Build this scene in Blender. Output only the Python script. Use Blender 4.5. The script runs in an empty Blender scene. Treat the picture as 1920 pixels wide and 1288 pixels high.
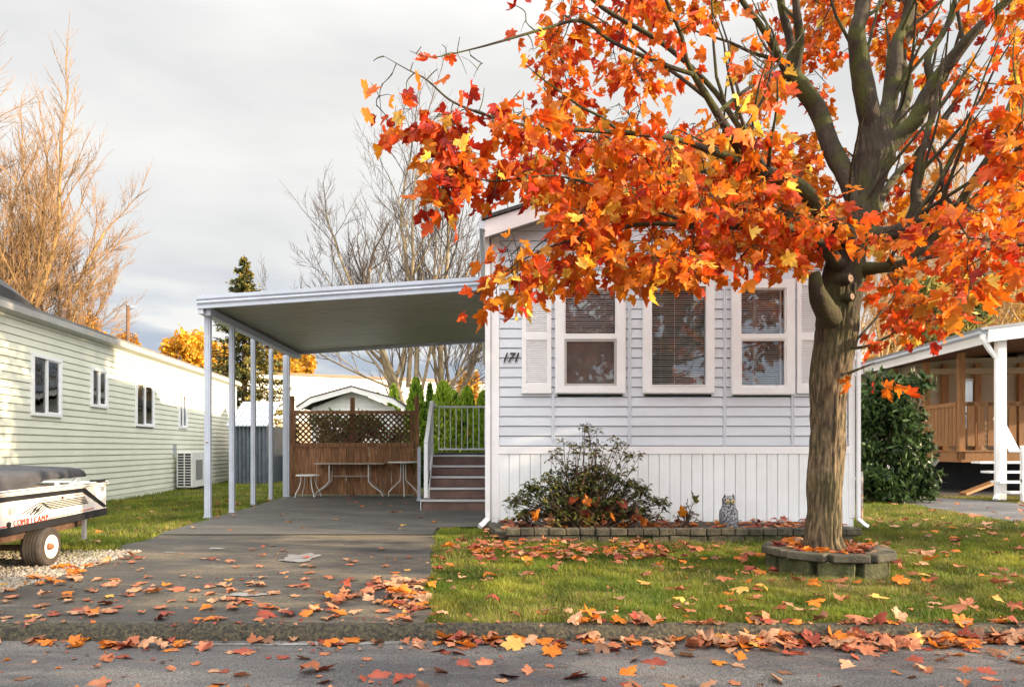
import bpy, bmesh, math, random
import numpy as np
from mathutils import Vector, Matrix, Euler, noise
R = math.radians
random.seed(7); rng = np.random.default_rng(7)
S = bpy.context.scene
C = S.collection

# ------------------------------------------------------------------ camera, world, sun, exposure
cam = bpy.data.cameras.new("camera"); cam_o = bpy.data.objects.new("camera", cam); C.objects.link(cam_o)
cam.lens = 24.0; cam.sensor_width = 36.0; cam.sensor_fit = 'HORIZONTAL'
cam.shift_x = (960-910)/1920; cam.shift_y = (840-644)/1920
cam.clip_start = 0.05; cam.clip_end = 1500
cam_o.location = (0, 0, 1.0); cam_o.rotation_euler = (R(90), 0, 0)
S.camera = cam_o
SUN_EL = 14.0; SUN_AZ = -15.0          # azimuth from +X towards +Y
sun_dir = Vector((math.cos(R(SUN_EL))*math.cos(R(SUN_AZ)), math.cos(R(SUN_EL))*math.sin(R(SUN_AZ)), math.sin(R(SUN_EL))))
sl = bpy.data.lights.new("sun", 'SUN'); sl.energy = 4.4; sl.angle = R(0.6); sl.color = (1.0, 0.77, 0.50)
so = bpy.data.objects.new("sun", sl); C.objects.link(so); so.rotation_euler = sun_dir.to_track_quat('Z', 'Y').to_euler(); so.location = (30, -8, 20)
S.view_settings.view_transform = 'Standard'; S.view_settings.look = 'None'
S.view_settings.exposure = 1.45; S.view_settings.gamma = 1.0; S.view_settings.use_curve_mapping = False
S.cycles.max_bounces = 8; S.cycles.transparent_max_bounces = 12
S.cycles.sample_clamp_indirect = 6.0

W = bpy.data.worlds.new("World"); S.world = W; W.use_nodes = True
nt = W.node_tree; nt.nodes.clear()
def N(t, ty, **kw):
    n = t.nodes.new(ty)
    for k, v in kw.items(): setattr(n, k, v)
    return n
out = N(nt, 'ShaderNodeOutputWorld'); bg = N(nt, 'ShaderNodeBackground'); bg.inputs['Strength'].default_value = 0.1
sky = N(nt, 'ShaderNodeTexSky', sky_type='NISHITA', sun_disc=False); sky.sun_elevation = R(SUN_EL); sky.sun_rotation = R(90-SUN_AZ)
tc = N(nt, 'ShaderNodeTexCoord'); sep = N(nt, 'ShaderNodeSeparateXYZ')
nt.links.new(tc.outputs['Generated'], sep.inputs[0])
mp = N(nt, 'ShaderNodeMapping'); mp.inputs['Scale'].default_value = (1.0, 1.0, 3.2); nt.links.new(tc.outputs['Generated'], mp.inputs[0])
n1 = N(nt, 'ShaderNodeTexNoise'); n1.inputs['Scale'].default_value = 2.2; n1.inputs['Detail'].default_value = 6; n1.inputs['Roughness'].default_value = .5
nt.links.new(mp.outputs[0], n1.inputs['Vector'])
r1 = N(nt, 'ShaderNodeValToRGB'); r1.color_ramp.elements[0].position = .36; r1.color_ramp.elements[0].color = (2.95, 2.92, 2.88, 1)
r1.color_ramp.elements[1].position = .60; r1.color_ramp.elements[1].color = (3.62, 3.54, 3.40, 1)
nt.links.new(n1.outputs['Fac'], r1.inputs[0])
# darker blue-grey cloud bank low over the horizon, breaking up
n2 = N(nt, 'ShaderNodeTexNoise'); n2.inputs['Scale'].default_value = 3.3; n2.inputs['Detail'].default_value = 5
mp2 = N(nt, 'ShaderNodeMapping'); mp2.inputs['Scale'].default_value = (1.0, 1.0, 5.5); mp2.inputs['Location'].default_value = (.35, 0.2, .1); nt.links.new(tc.outputs['Generated'], mp2.inputs[0]); nt.links.new(mp2.outputs[0], n2.inputs['Vector'])
hz = N(nt, 'ShaderNodeMapRange'); hz.inputs['From Min'].default_value = .27; hz.inputs['From Max'].default_value = .14; nt.links.new(sep.outputs['Z'], hz.inputs['Value'])
r2 = N(nt, 'ShaderNodeMapRange'); r2.inputs['From Min'].default_value = .40; r2.inputs['From Max'].default_value = .54; nt.links.new(n2.outputs['Fac'], r2.inputs['Value'])
mu = N(nt, 'ShaderNodeMath', operation='MULTIPLY'); nt.links.new(hz.outputs[0], mu.inputs[0]); nt.links.new(r2.outputs[0], mu.inputs[1])
mx = N(nt, 'ShaderNodeMix', data_type='RGBA'); nt.links.new(mu.outputs[0], mx.inputs['Factor']); nt.links.new(r1.outputs[0], mx.inputs['A']); mx.inputs['B'].default_value = (1.75, 1.95, 2.35, 1)
# overcast sky grows brighter overhead, as an overcast sky does
ov = N(nt, 'ShaderNodeMapRange', interpolation_type='SMOOTHSTEP'); ov.inputs['From Min'].default_value = .45; ov.inputs['From Max'].default_value = 1.0; ov.inputs['To Min'].default_value = 1.0; ov.inputs['To Max'].default_value = 3.0
nt.links.new(sep.outputs['Z'], ov.inputs['Value'])
vm = N(nt, 'ShaderNodeVectorMath', operation='SCALE'); nt.links.new(mx.outputs['Result'], vm.inputs[0]); # the sun side of the overcast (behind the camera and to its right) is brighter than the north side in view
dp = N(nt, 'ShaderNodeVectorMath', operation='DOT_PRODUCT'); nt.links.new(tc.outputs['Generated'], dp.inputs[0]); dp.inputs[1].default_value = (.34, -.94, 0)
ss = N(nt, 'ShaderNodeMapRange', interpolation_type='SMOOTHSTEP'); ss.inputs['From Min'].default_value = -.35; ss.inputs['From Max'].default_value = 1.0; ss.inputs['To Min'].default_value = 1.0; ss.inputs['To Max'].default_value = 3.4
nt.links.new(dp.outputs['Value'], ss.inputs['Value']); mo = N(nt, 'ShaderNodeMath', operation='MULTIPLY'); nt.links.new(ov.outputs[0], mo.inputs[0]); nt.links.new(ss.outputs[0], mo.inputs[1])
nt.links.new(mo.outputs[0], vm.inputs['Scale'])
mx2 = N(nt, 'ShaderNodeMix', data_type='RGBA'); mx2.inputs['Factor'].default_value = .93
nt.links.new(sky.outputs[0], mx2.inputs['A']); nt.links.new(vm.outputs[0], mx2.inputs['B'])
nt.links.new(mx2.outputs['Result'], bg.inputs['Color']); nt.links.new(bg.outputs[0], out.inputs['Surface'])

# ------------------------------------------------------------------ helpers
F = 1280.0
def P(px, py, Y): return Vector(((px-910)/F*Y, Y, 1+(840-py)/F*Y))
def G(px, py, z=0.0):
    Y = F*(1.0-z)/(py-840); return Vector(((px-910)/F*Y, Y, z))
def proj(v): return (910+v[0]/v[1]*F, 840-(v[2]-1)/v[1]*F)

class MB:
    def __init__(s): s.v = []; s.f = []; s.m = []; s.cur = 0
    def add(s, vs, fs):
        b = len(s.v); s.v += [tuple(v) for v in vs]
        for f in fs: s.f.append(tuple(i+b for i in f)); s.m.append(s.cur)
        return s
    def box(s, x0, x1, y0, y1, z0, z1):
        return s.add([(x0,y0,z0),(x1,y0,z0),(x1,y1,z0),(x0,y1,z0),(x0,y0,z1),(x1,y0,z1),(x1,y1,z1),(x0,y1,z1)],
              [(0,3,2,1),(4,5,6,7),(0,1,5,4),(1,2,6,5),(2,3,7,6),(3,0,4,7)])
    def bbox(s, x0, x1, y0, y1, z0, z1, b=.01):      # box with chamfered edges
        bm = bmesh.new(); bmesh.ops.create_cube(bm, size=1)
        for v in bm.verts: v.co = Vector((x0+(v.co.x+.5)*(x1-x0), y0+(v.co.y+.5)*(y1-y0), z0+(v.co.z+.5)*(z1-z0)))
        bmesh.ops.bevel(bm, geom=bm.edges[:], offset=b, segments=1, affect='EDGES')
        bm.verts.index_update(); s.add([v.co[:] for v in bm.verts], [[v.index for v in f.verts] for f in bm.faces]); bm.free(); return s
    def prism(s, poly, a0, a1, axis='x'):            # poly in the plane across axis, extruded a0..a1
        n = len(poly)
        def mk(p, a): return (a,p[0],p[1]) if axis == 'x' else ((p[0],a,p[1]) if axis == 'y' else (p[0],p[1],a))
        vs = [mk(p,a0) for p in poly]+[mk(p,a1) for p in poly]
        fs = [tuple(range(n))[::-1], tuple(range(n,2*n))]+[(i,(i+1)%n,(i+1)%n+n,i+n) for i in range(n)]
        return s.add(vs, fs)
    def tube(s, pts, rad, n=8, cap=True, flat=1.0):
        pts = [Vector(p) for p in pts]; 
        if not hasattr(rad,'__len__'): rad = [rad]*len(pts)
        vs = []; u = None
        for i, p in enumerate(pts):
            t = (pts[min(i+1,len(pts)-1)]-pts[max(i-1,0)])
            t = t.normalized() if t.length > 1e-9 else Vector((0,0,1))
            if u is None: u = t.orthogonal().normalized()
            else:
                u = u-t*u.dot(t); u = u.normalized() if u.length > 1e-6 else t.orthogonal().normalized()
            w = t.cross(u)
            for k in range(n):
                a = 2*math.pi*k/n; vs.append(p+(u*math.cos(a)+w*math.sin(a)*flat)*rad[i])
        fs = [(i*n+k, i*n+(k+1)%n, (i+1)*n+(k+1)%n, (i+1)*n+k) for i in range(len(pts)-1) for k in range(n)]
        if cap and n > 3: fs += [tuple(range(n))[::-1], tuple(range((len(pts)-1)*n, len(pts)*n))]
        return s.add(vs, fs)
    def bar(s, a, b, w, h=None):                     # rectangular bar from a to b
        a = Vector(a); b = Vector(b); h = h or w; t = (b-a).normalized()
        u = t.cross(Vector((0,0,1))); u = u.normalized() if u.length > 1e-4 else Vector((1,0,0)); v = u.cross(t)
        vs = [p+u*sx*w/2+v*sy*h/2 for p in (a,b) for sx,sy in ((-1,-1),(1,-1),(1,1),(-1,1))]
        return s.add(vs, [(0,3,2,1),(4,5,6,7),(0,1,5,4),(1,2,6,5),(2,3,7,6),(3,0,4,7)])
    def lathe(s, prof, c=(0,0,0), n=24, axis='z', sx=1, sy=1, cap=True):
        vs = []
        for r, h in prof:
            for k in range(n):
                a = 2*math.pi*k/n; x, y = r*math.cos(a)*sx, r*math.sin(a)*sy
                vs.append((c[0]+x,c[1]+y,c[2]+h) if axis == 'z' else ((c[0]+h,c[1]+x,c[2]+y) if axis == 'x' else (c[0]+x,c[1]+h,c[2]+y)))
        m = len(prof); fs = [(i*n+k, i*n+(k+1)%n, (i+1)*n+(k+1)%n, (i+1)*n+k) for i in range(m-1) for k in range(n)]
        if cap: fs += [tuple(range(n))[::-1], tuple(range((m-1)*n, m*n))]
        return s.add(vs, fs)
    def mesh(s, name, mats, smooth=False):
        me = bpy.data.meshes.new(name); me.from_pydata(s.v, [], s.f)
        for m in (mats if isinstance(mats,(list,tuple)) else [mats]): me.materials.append(m)
        if any(s.m): me.polygons.foreach_set('material_index', s.m)
        if smooth: me.polygons.foreach_set('use_smooth', [True]*len(s.f))
        bm = bmesh.new(); bm.from_mesh(me); bmesh.ops.recalc_face_normals(bm, faces=bm.faces[:]); bm.to_mesh(me); bm.free()
        return me
    def obj(s, name, mats, parent=None, smooth=False, **kw):
        return place(name, s.mesh(name, mats, smooth), parent, **kw)
def place(name, me, parent=None, loc=(0,0,0), rot=(0,0,0), scale=(1,1,1), kind=None, label=None):
    o = bpy.data.objects.new(name, me); C.objects.link(o); o.location = loc; o.rotation_euler = rot; o.scale = scale
    if parent: o.parent = parent
    if kind: o['kind'] = kind
    if label: o['label'] = label
    return o
def tag(o, label, cat, group=None):
    o['label'] = label; o['category'] = cat
    if group: o['group'] = group
    return o
def thing(name, label, cat, loc=(0,0,0), rz=0.0, group=None):
    o = bpy.data.objects.new(name, None); C.objects.link(o); o.empty_display_size = .2
    o.location = loc; o.rotation_euler = (0,0,rz); return tag(o, label, cat, group)
def copy_tree(o, parent=None):
    c = o.copy(); C.objects.link(c); c.parent = parent
    for ch in list(o.children): copy_tree(ch, c)
    return c
def fast(name, V, T, mats, mi=None, smooth=False, col=None):
    V = np.asarray(V, np.float32); T = np.asarray(T, np.int32)
    me = bpy.data.meshes.new(name); me.vertices.add(len(V)); me.vertices.foreach_set('co', V.ravel())
    k = T.shape[1]; me.loops.add(T.size); me.loops.foreach_set('vertex_index', T.ravel())
    me.polygons.add(len(T)); me.polygons.foreach_set('loop_start', np.arange(0, T.size, k, dtype=np.int32)); me.polygons.foreach_set('loop_total', np.full(len(T), k, np.int32))
    for m in (mats if isinstance(mats,(list,tuple)) else [mats]): me.materials.append(m)
    if mi is not None: me.polygons.foreach_set('material_index', np.asarray(mi, np.int32))
    if smooth: me.polygons.foreach_set('use_smooth', np.ones(len(T), bool))
    me.update(calc_edges=True)
    if col is not None:
        a = me.attributes.new('tint', 'FLOAT', 'POINT'); a.data.foreach_set('value', np.asarray(col, np.float32))
    return me

# ------------------------------------------------------------------ materials
MATS = {}
def M(name, col, rough=.6, var=.12, scale=3.0, col2=None, bump=0.0, bscale=40.0, metal=0.0, spec=.5, stretch=(1,1,1), rand=.0, dirt=0.0, trans=0.0, coat=0.0, fac=(.4,.65), attr=False, detail=5):
    if name in MATS: return MATS[name]
    m = bpy.data.materials.new(name); m.use_nodes = True; t = m.node_tree; b = t.nodes['Principled BSDF']; o = t.nodes['Material Output']
    b.inputs['Roughness'].default_value = rough; b.inputs['Metallic'].default_value = metal; b.inputs['Specular IOR Level'].default_value = spec
    if coat: b.inputs['Coat Weight'].default_value = coat; b.inputs['Coat Roughness'].default_value = .08
    g = N(t,'ShaderNodeNewGeometry'); mp = N(t,'ShaderNodeMapping'); mp.inputs['Scale'].default_value = stretch
    t.links.new(g.outputs['Position'], mp.inputs[0])
    n = N(t,'ShaderNodeTexNoise'); n.inputs['Scale'].default_value = scale; n.inputs['Detail'].default_value = detail; n.inputs['Roughness'].default_value = .6
    t.links.new(mp.outputs[0], n.inputs['Vector'])
    mr = N(t,'ShaderNodeMapRange'); mr.inputs['From Min'].default_value = fac[0]; mr.inputs['From Max'].default_value = fac[1]; t.links.new(n.outputs['Fac'], mr.inputs['Value'])
    mix = N(t,'ShaderNodeMix', data_type='RGBA'); t.links.new(mr.outputs[0], mix.inputs['Factor'])
    c2 = col2 or tuple(min(1,c*(1+var)) for c in col); c1 = col if col2 else tuple(c*(1-var) for c in col)
    mix.inputs['A'].default_value = (*c1,1); mix.inputs['B'].default_value = (*c2,1); res = mix.outputs['Result']
    def scaleby(res, src, lo, hi, fm=0.0, fx=1.0):
        q = N(t,'ShaderNodeMapRange'); q.inputs['From Min'].default_value = fm; q.inputs['From Max'].default_value = fx; q.inputs['To Min'].default_value = lo; q.inputs['To Max'].default_value = hi; t.links.new(src, q.inputs['Value'])
        v = N(t,'ShaderNodeVectorMath', operation='SCALE'); t.links.new(res, v.inputs[0]); t.links.new(q.outputs[0], v.inputs['Scale']); return v.outputs[0]
    if rand:
        oi = N(t,'ShaderNodeObjectInfo'); res = scaleby(res, oi.outputs['Random'], 1-rand, 1+rand)
    if attr:
        at = N(t,'ShaderNodeAttribute', attribute_name='tint'); res = scaleby(res, at.outputs['Fac'], .55, 1.45)
    if dirt:
        n3 = N(t,'ShaderNodeTexNoise'); n3.inputs['Scale'].default_value = 1.7; n3.inputs['Detail'].default_value = 8; n3.inputs['Roughness'].default_value = .7; t.links.new(g.outputs['Position'], n3.inputs['Vector'])
        res = scaleby(res, n3.outputs['Fac'], 1.0, 1-dirt, .5, .75)
    t.links.new(res, b.inputs['Base Color'])
    if bump:
        n2 = N(t,'ShaderNodeTexNoise'); n2.inputs['Scale'].default_value = bscale; n2.inputs['Detail'].default_value = 6; n2.inputs['Roughness'].default_value = .65; t.links.new(mp.outputs[0], n2.inputs['Vector'])
        bp = N(t,'ShaderNodeBump'); bp.inputs['Strength'].default_value = bump; bp.inputs['Distance'].default_value = .02; t.links.new(n2.outputs['Fac'], bp.inputs['Height']); t.links.new(bp.outputs[0], b.inputs['Normal'])
    if trans:
        tr = N(t,'ShaderNodeBsdfTranslucent'); t.links.new(res, tr.inputs['Color']); ms = N(t,'ShaderNodeMixShader'); ms.inputs[0].default_value = trans
        t.links.new(b.outputs[0], ms.inputs[1]); t.links.new(tr.outputs[0], ms.inputs[2]); t.links.new(ms.outputs[0], o.inputs['Surface'])
    MATS[name] = m; return m
def glassmat(name, base=.06, mul=1.0, tint=(.9,.95,.95)):
    m = bpy.data.materials.new(name); m.use_nodes = True; t = m.node_tree; t.nodes.clear(); o = N(t,'ShaderNodeOutputMaterial')
    tr = N(t,'ShaderNodeBsdfTransparent'); tr.inputs[0].default_value = (*tint,1); gl = N(t,'ShaderNodeBsdfGlossy'); gl.inputs['Roughness'].default_value = .01
    fr = N(t,'ShaderNodeFresnel'); fr.inputs[0].default_value = 1.5; ma = N(t,'ShaderNodeMath', operation='MULTIPLY_ADD'); ma.inputs[1].default_value = mul; ma.inputs[2].default_value = base
    nz = N(t,'ShaderNodeTexNoise'); nz.inputs['Scale'].default_value = 3.0; bp = N(t,'ShaderNodeBump'); bp.inputs['Strength'].default_value = .04; bp.inputs['Distance'].default_value = .02
    t.links.new(nz.outputs['Fac'], bp.inputs['Height']); t.links.new(bp.outputs[0], gl.inputs['Normal'])
    t.links.new(fr.outputs[0], ma.inputs[0]); ms = N(t,'ShaderNodeMixShader'); t.links.new(ma.outputs[0], ms.inputs[0]); t.links.new(tr.outputs[0], ms.inputs[1]); t.links.new(gl.outputs[0], ms.inputs[2]); t.links.new(ms.outputs[0], o.inputs['Surface']); return m

siding_m = M('grey_blue_vinyl', (.63,.68,.75), .45, .03, 2, bump=.05, bscale=25, rand=.025, dirt=.06)
white_m = M('white_trim', (.84,.85,.87), .4, .03, 3, dirt=.06)
skirt_m = M('white_skirting', (.82,.86,.88), .45, .03, 3, dirt=.10, rand=.02)
fascia_m = M('fascia_paint', (.66,.60,.60), .5, .04, 2, dirt=.1)
soffit_m = M('soffit_paint', (.36,.34,.33), .6, .05, 2)
shingle_m = M('dark_shingle', (.05,.045,.045), .9, .3, 20, bump=.4, bscale=60)
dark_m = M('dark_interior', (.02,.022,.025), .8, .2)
cream_m = M('cream_vinyl', (.70,.72,.60), .45, .04, 2, dirt=.08, rand=.02, bump=.05, bscale=25)
frame_m = M('white_window_frame', (.82,.83,.84), .35, .02)
alu_m = M('painted_aluminium', (.46,.50,.58), .4, .05, 4, dirt=.12)
soffroof_m = M('carport_pan_paint', (.36,.34,.27), .42, .08, 3, dirt=.15, rand=.03, stretch=(.6,3,1))
cedar_m = M('weathered_cedar', (.17,.075,.032), .75, .3, 6, col2=(.36,.18,.085), bump=.3, bscale=30, stretch=(6,6,.6), rand=.2)
lattice_m = M('lattice_wood', (.10,.045,.02), .8, .2, 6, rand=.15)
deckwood_m = M('new_cedar', (.30,.135,.042), .65, .15, 5, bump=.15, stretch=(5,5,.7), rand=.12)
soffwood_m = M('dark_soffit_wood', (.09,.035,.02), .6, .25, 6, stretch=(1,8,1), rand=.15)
step_m = M('brown_step_paint', (.13,.075,.06), .7, .2, 5, rand=.06, dirt=.2, bump=.1)
nose_m = M('aluminium_nosing', (.45,.45,.46), .4, .08)
black_m = M('black_rubber', (.018,.018,.02), .7, .2)
asph_m = None
metal_m = M('galvanised_metal', (.42,.45,.50), .35, .1, 5, metal=.6)
plastic_m = M('white_plastic', (.72,.72,.70), .35, .04, dirt=.15)
blind_m = M('blind_slat', (.82,.84,.86), .5, .03)
glass_m = glassmat('window_glass',.02,.85,(.97,.98,.98)); glass_l = glassmat('neighbour_glass', .12)
screen_m = M('insect_screen', (.24,.22,.205), .6, .12, 6)
# ------------------------------------------------------------------ ground, road, driveway
def grass_ground(name, c1, c2): return M(name, c1, .9, .2, 3, col2=c2, bump=.3, bscale=60)
soil_m = grass_ground('lawn_soil', (.055,.06,.016), (.08,.095,.02))
far_m = grass_ground('far_ground', (.05,.06,.025), (.08,.10,.03))
def asphalt(name, c1, c2, patch, sc=1.0, wet=0.0, smear=None):
    m = bpy.data.materials.new(name); m.use_nodes = True; t = m.node_tree; b = t.nodes['Principled BSDF']
    g = N(t,'ShaderNodeNewGeometry'); n = N(t,'ShaderNodeTexNoise'); n.inputs['Scale'].default_value = 1.1*sc; n.inputs['Detail'].default_value = 8; n.inputs['Roughness'].default_value = .6
    mp = N(t,'ShaderNodeMapping'); mp.inputs['Scale'].default_value = (.7,1.6,1); t.links.new(g.outputs['Position'], mp.inputs[0]); t.links.new(mp.outputs[0], n.inputs['Vector'])
    r = N(t,'ShaderNodeValToRGB'); e = r.color_ramp.elements; e[0].position=.38; e[0].color=(*c1,1); e[1].position=.62; e[1].color=(*c2,1)
    t.links.new(n.outputs['Fac'], r.inputs[0])
    gr = N(t,'ShaderNodeTexNoise'); gr.inputs['Scale'].default_value = 120; gr.inputs['Detail'].default_value = 3; t.links.new(g.outputs['Position'], gr.inputs['Vector'])
    rr = N(t,'ShaderNodeMapRange'); rr.inputs['From Min'].default_value=.35; rr.inputs['From Max'].default_value=.7; rr.inputs['To Min'].default_value=.35; rr.inputs['To Max'].default_value=1.9; t.links.new(gr.outputs['Fac'], rr.inputs['Value'])
    v = N(t,'ShaderNodeVectorMath', operation='SCALE'); t.links.new(r.outputs[0], v.inputs[0]); t.links.new(rr.outputs[0], v.inputs['Scale'])
    # pale specks of exposed stone
    vo = N(t,'ShaderNodeTexVoronoi'); vo.inputs['Scale'].default_value = 90; t.links.new(g.outputs['Position'], vo.inputs['Vector'])
    sp = N(t,'ShaderNodeMapRange'); sp.inputs['From Min'].default_value=.16; sp.inputs['From Max'].default_value=.08; t.links.new(vo.outputs['Distance'], sp.inputs['Value'])
    # worn patches; the driveway's tan ones also stand for warm sunlight
    pn = N(t,'ShaderNodeTexNoise'); pn.inputs['Scale'].default_value = .55*sc; pn.inputs['Detail'].default_value = 9; pn.inputs['Roughness'].default_value=.7; t.links.new(mp.outputs[0], pn.inputs['Vector'])
    pr = N(t,'ShaderNodeMapRange'); pr.inputs['From Min'].default_value=.5; pr.inputs['From Max'].default_value=.62; pr.inputs['To Max'].default_value=.65; t.links.new(pn.outputs['Fac'], pr.inputs['Value'])
    pm=N(t,'ShaderNodeVectorMath',operation='SCALE'); pm.inputs[0].default_value=patch; t.links.new(rr.outputs[0],pm.inputs['Scale'])
    m1 = N(t,'ShaderNodeMix', data_type='RGBA'); t.links.new(pr.outputs[0], m1.inputs['Factor']); t.links.new(v.outputs[0], m1.inputs['A']); t.links.new(pm.outputs[0],m1.inputs['B'])
    sm = N(t,'ShaderNodeMath', operation='MULTIPLY'); sm.inputs[1].default_value=.5; t.links.new(sp.outputs[0], sm.inputs[0])
    m2 = N(t,'ShaderNodeMix', data_type='RGBA'); t.links.new(sm.outputs[0], m2.inputs['Factor']); t.links.new(m1.outputs['Result'], m2.inputs['A']); m2.inputs['B'].default_value=(.26,.24,.21,1)
    # cracks
    cv = N(t,'ShaderNodeTexVoronoi', feature='DISTANCE_TO_EDGE'); cv.inputs['Scale'].default_value = .8; 
    cn = N(t,'ShaderNodeTexNoise'); cn.inputs['Scale'].default_value=5; cn.inputs['Detail'].default_value=6; t.links.new(g.outputs['Position'], cn.inputs['Vector'])
    ca = N(t,'ShaderNodeVectorMath', operation='MULTIPLY_ADD'); ca.inputs[1].default_value=(.35,.35,.35); t.links.new(cn.outputs['Color'], ca.inputs[0]); t.links.new(g.outputs['Position'], ca.inputs[2]); t.links.new(ca.outputs[0], cv.inputs['Vector'])
    cr = N(t,'ShaderNodeMapRange'); cr.inputs['From Min'].default_value=0; cr.inputs['From Max'].default_value=.006; cr.inputs['To Min'].default_value=.55; cr.inputs['To Max'].default_value=1; t.links.new(cv.outputs['Distance'], cr.inputs['Value'])
    v2 = N(t,'ShaderNodeVectorMath', operation='SCALE'); t.links.new(m2.outputs['Result'], v2.inputs[0]); t.links.new(cr.outputs[0], v2.inputs['Scale'])
    last=v2.outputs[0]
    if smear:      # trodden leaf pulp and dry streaks running along the street
        ms_=N(t,'ShaderNodeMapping'); ms_.inputs['Scale'].default_value=(1.1,6.5,1); t.links.new(g.outputs['Position'], ms_.inputs[0])
        for col,lo,hi,f,sc_,off in ((smear,.56,.66,.75,2.6,0),((.17,.165,.16),.55,.70,.55,1.3,7),((.02,.02,.022),.56,.68,.6,.9,13)):
            sn=N(t,'ShaderNodeTexNoise'); sn.noise_dimensions='4D'; sn.inputs['W'].default_value=off; sn.inputs['Scale'].default_value=sc_; sn.inputs['Detail'].default_value=9; sn.inputs['Roughness'].default_value=.72; t.links.new(ms_.outputs[0], sn.inputs['Vector'])
            sr=N(t,'ShaderNodeMapRange'); sr.inputs['From Min'].default_value=lo; sr.inputs['From Max'].default_value=hi; sr.inputs['To Max'].default_value=f; t.links.new(sn.outputs['Fac'], sr.inputs['Value'])
            sm_2=N(t,'ShaderNodeMix', data_type='RGBA'); t.links.new(sr.outputs[0], sm_2.inputs['Factor']); t.links.new(last, sm_2.inputs['A']); sm_2.inputs['B'].default_value=(*col,1); last=sm_2.outputs['Result']
    t.links.new(last, b.inputs['Base Color'])
    wr = N(t,'ShaderNodeMapRange'); wr.inputs['From Min'].default_value=.35; wr.inputs['From Max'].default_value=.6; wr.inputs['To Min'].default_value=.9-wet; wr.inputs['To Max'].default_value=.9; t.links.new(n.outputs['Fac'], wr.inputs['Value']); t.links.new(wr.outputs[0], b.inputs['Roughness'])
    bp = N(t,'ShaderNodeBump'); bp.inputs['Strength'].default_value=.9; bp.inputs['Distance'].default_value=.006; t.links.new(gr.outputs['Fac'], bp.inputs['Height'])
    bp2 = N(t,'ShaderNodeBump'); bp2.inputs['Strength'].default_value=.5; bp2.inputs['Distance'].default_value=.06; t.links.new(n.outputs['Fac'], bp2.inputs['Height']); t.links.new(bp.outputs[0], bp2.inputs['Normal']); t.links.new(bp2.outputs[0], b.inputs['Normal'])
    return m
road_m = asphalt('road_asphalt', (.040,.040,.043), (.095,.089,.084), (.15,.138,.12), wet=.45, smear=(.16,.085,.065))
drive_m = asphalt('driveway_asphalt', (.020,.019,.018), (.058,.050,.039), (.135,.105,.064), wet=.45, smear=(.10,.075,.045))  # tan patch colour also holds the warm sunlit areas
slab_m = asphalt('carport_asphalt', (.050,.049,.045), (.078,.074,.066), (.095,.088,.076), wet=.25)
path_m = asphalt('path_asphalt', (.07,.072,.078), (.11,.11,.115), (.13,.13,.13), wet=.3)
curb_m = M('pebbled_curb', (.018,.017,.014), .9, .4, 50, col2=(.095,.078,.042), bump=1.0, bscale=75)
gravel_m = M('gravel_stone', (.20,.17,.13), .8, .3, 30, col2=(.40,.36,.30), bump=.5, bscale=80)
glare_m = M('glare_paint', (.19,.19,.185), .5, .2, 12, bump=.3)  # pale colour standing in for sky glare on wet asphalt

def hfun(x, y): return .012*noise.noise(Vector((x*.7, y*.7, 0)))
def sheet(name, poly, z, m, nx=1, kind='structure'):
    mb = MB(); mb.add([(x,y,z) for x,y in poly], [tuple(range(len(poly)))]); return mb.obj(name, m, kind=kind)
sheet('ground', [(-600,-600),(600,-600),(600,900),(-600,900)], -.12, far_m)
sheet('road', [(-60,-5.5),(60,-5.5),(60,3.80),(-60,3.80)], -.06, road_m)
sheet('lawn', [(-60,3.83),(60,3.83),(60,70),(-60,70)], -.012, soil_m)
mbk = MB(); mbk.box(-60,60,-40,-5.5,-.10,0); mbk.obj('far_lawn', soil_m, kind='structure')

def wav(x, s, a): return a*noise.noise(Vector((x*s, s*3.1, 0)))
# driveway: an uneven sheet with a ragged left edge
def grid_sheet(name, edges, y0, y1, z, m, n=40, amp=.006):
    mb = MB(); vs = []; fs = []
    k = 30
    for i in range(n+1):
        y = y0+(y1-y0)*i/n; a, b = edges(y)
        for j in range(k+1):
            x = a+(b-a)*j/k
            vs.append((x, y, z+amp*(noise.noise(Vector((x*1.3,y*1.3,1)))+.0)))
    for i in range(n):
        for j in range(k): q = i*(k+1)+j; fs.append((q,q+1,q+k+2,q+k+1))
    mb.add(vs, fs); return mb.obj(name, m, smooth=True, kind='structure')
def drive_edge(y):
    t = (y-3.83)/(7.8-3.83)
    return (-3.36-.38*t+wav(y,2.2,.12)-(.5 if y < 4.3 else 0)*(4.3-y)/.5, -.33-.26*t+wav(y+9,3,.07)+wav(y+3,11,.02))
grid_sheet('driveway', drive_edge, 3.83, 7.83, .004, drive_m)
def slab_edge(y): return (-3.78-.05*(y-7.8)+wav(y,2,.04), .0 if y > 8.7 else (.03 if y > 8.55 else -.60))
grid_sheet('carport_slab', slab_edge, 7.86, 14.35, .010, slab_m, amp=.003)
sheet('slab_joint', [(-3.85,7.80),(-.45,7.80),(-.45,7.87),(-3.85,7.87)], -.004, black_m)
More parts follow.
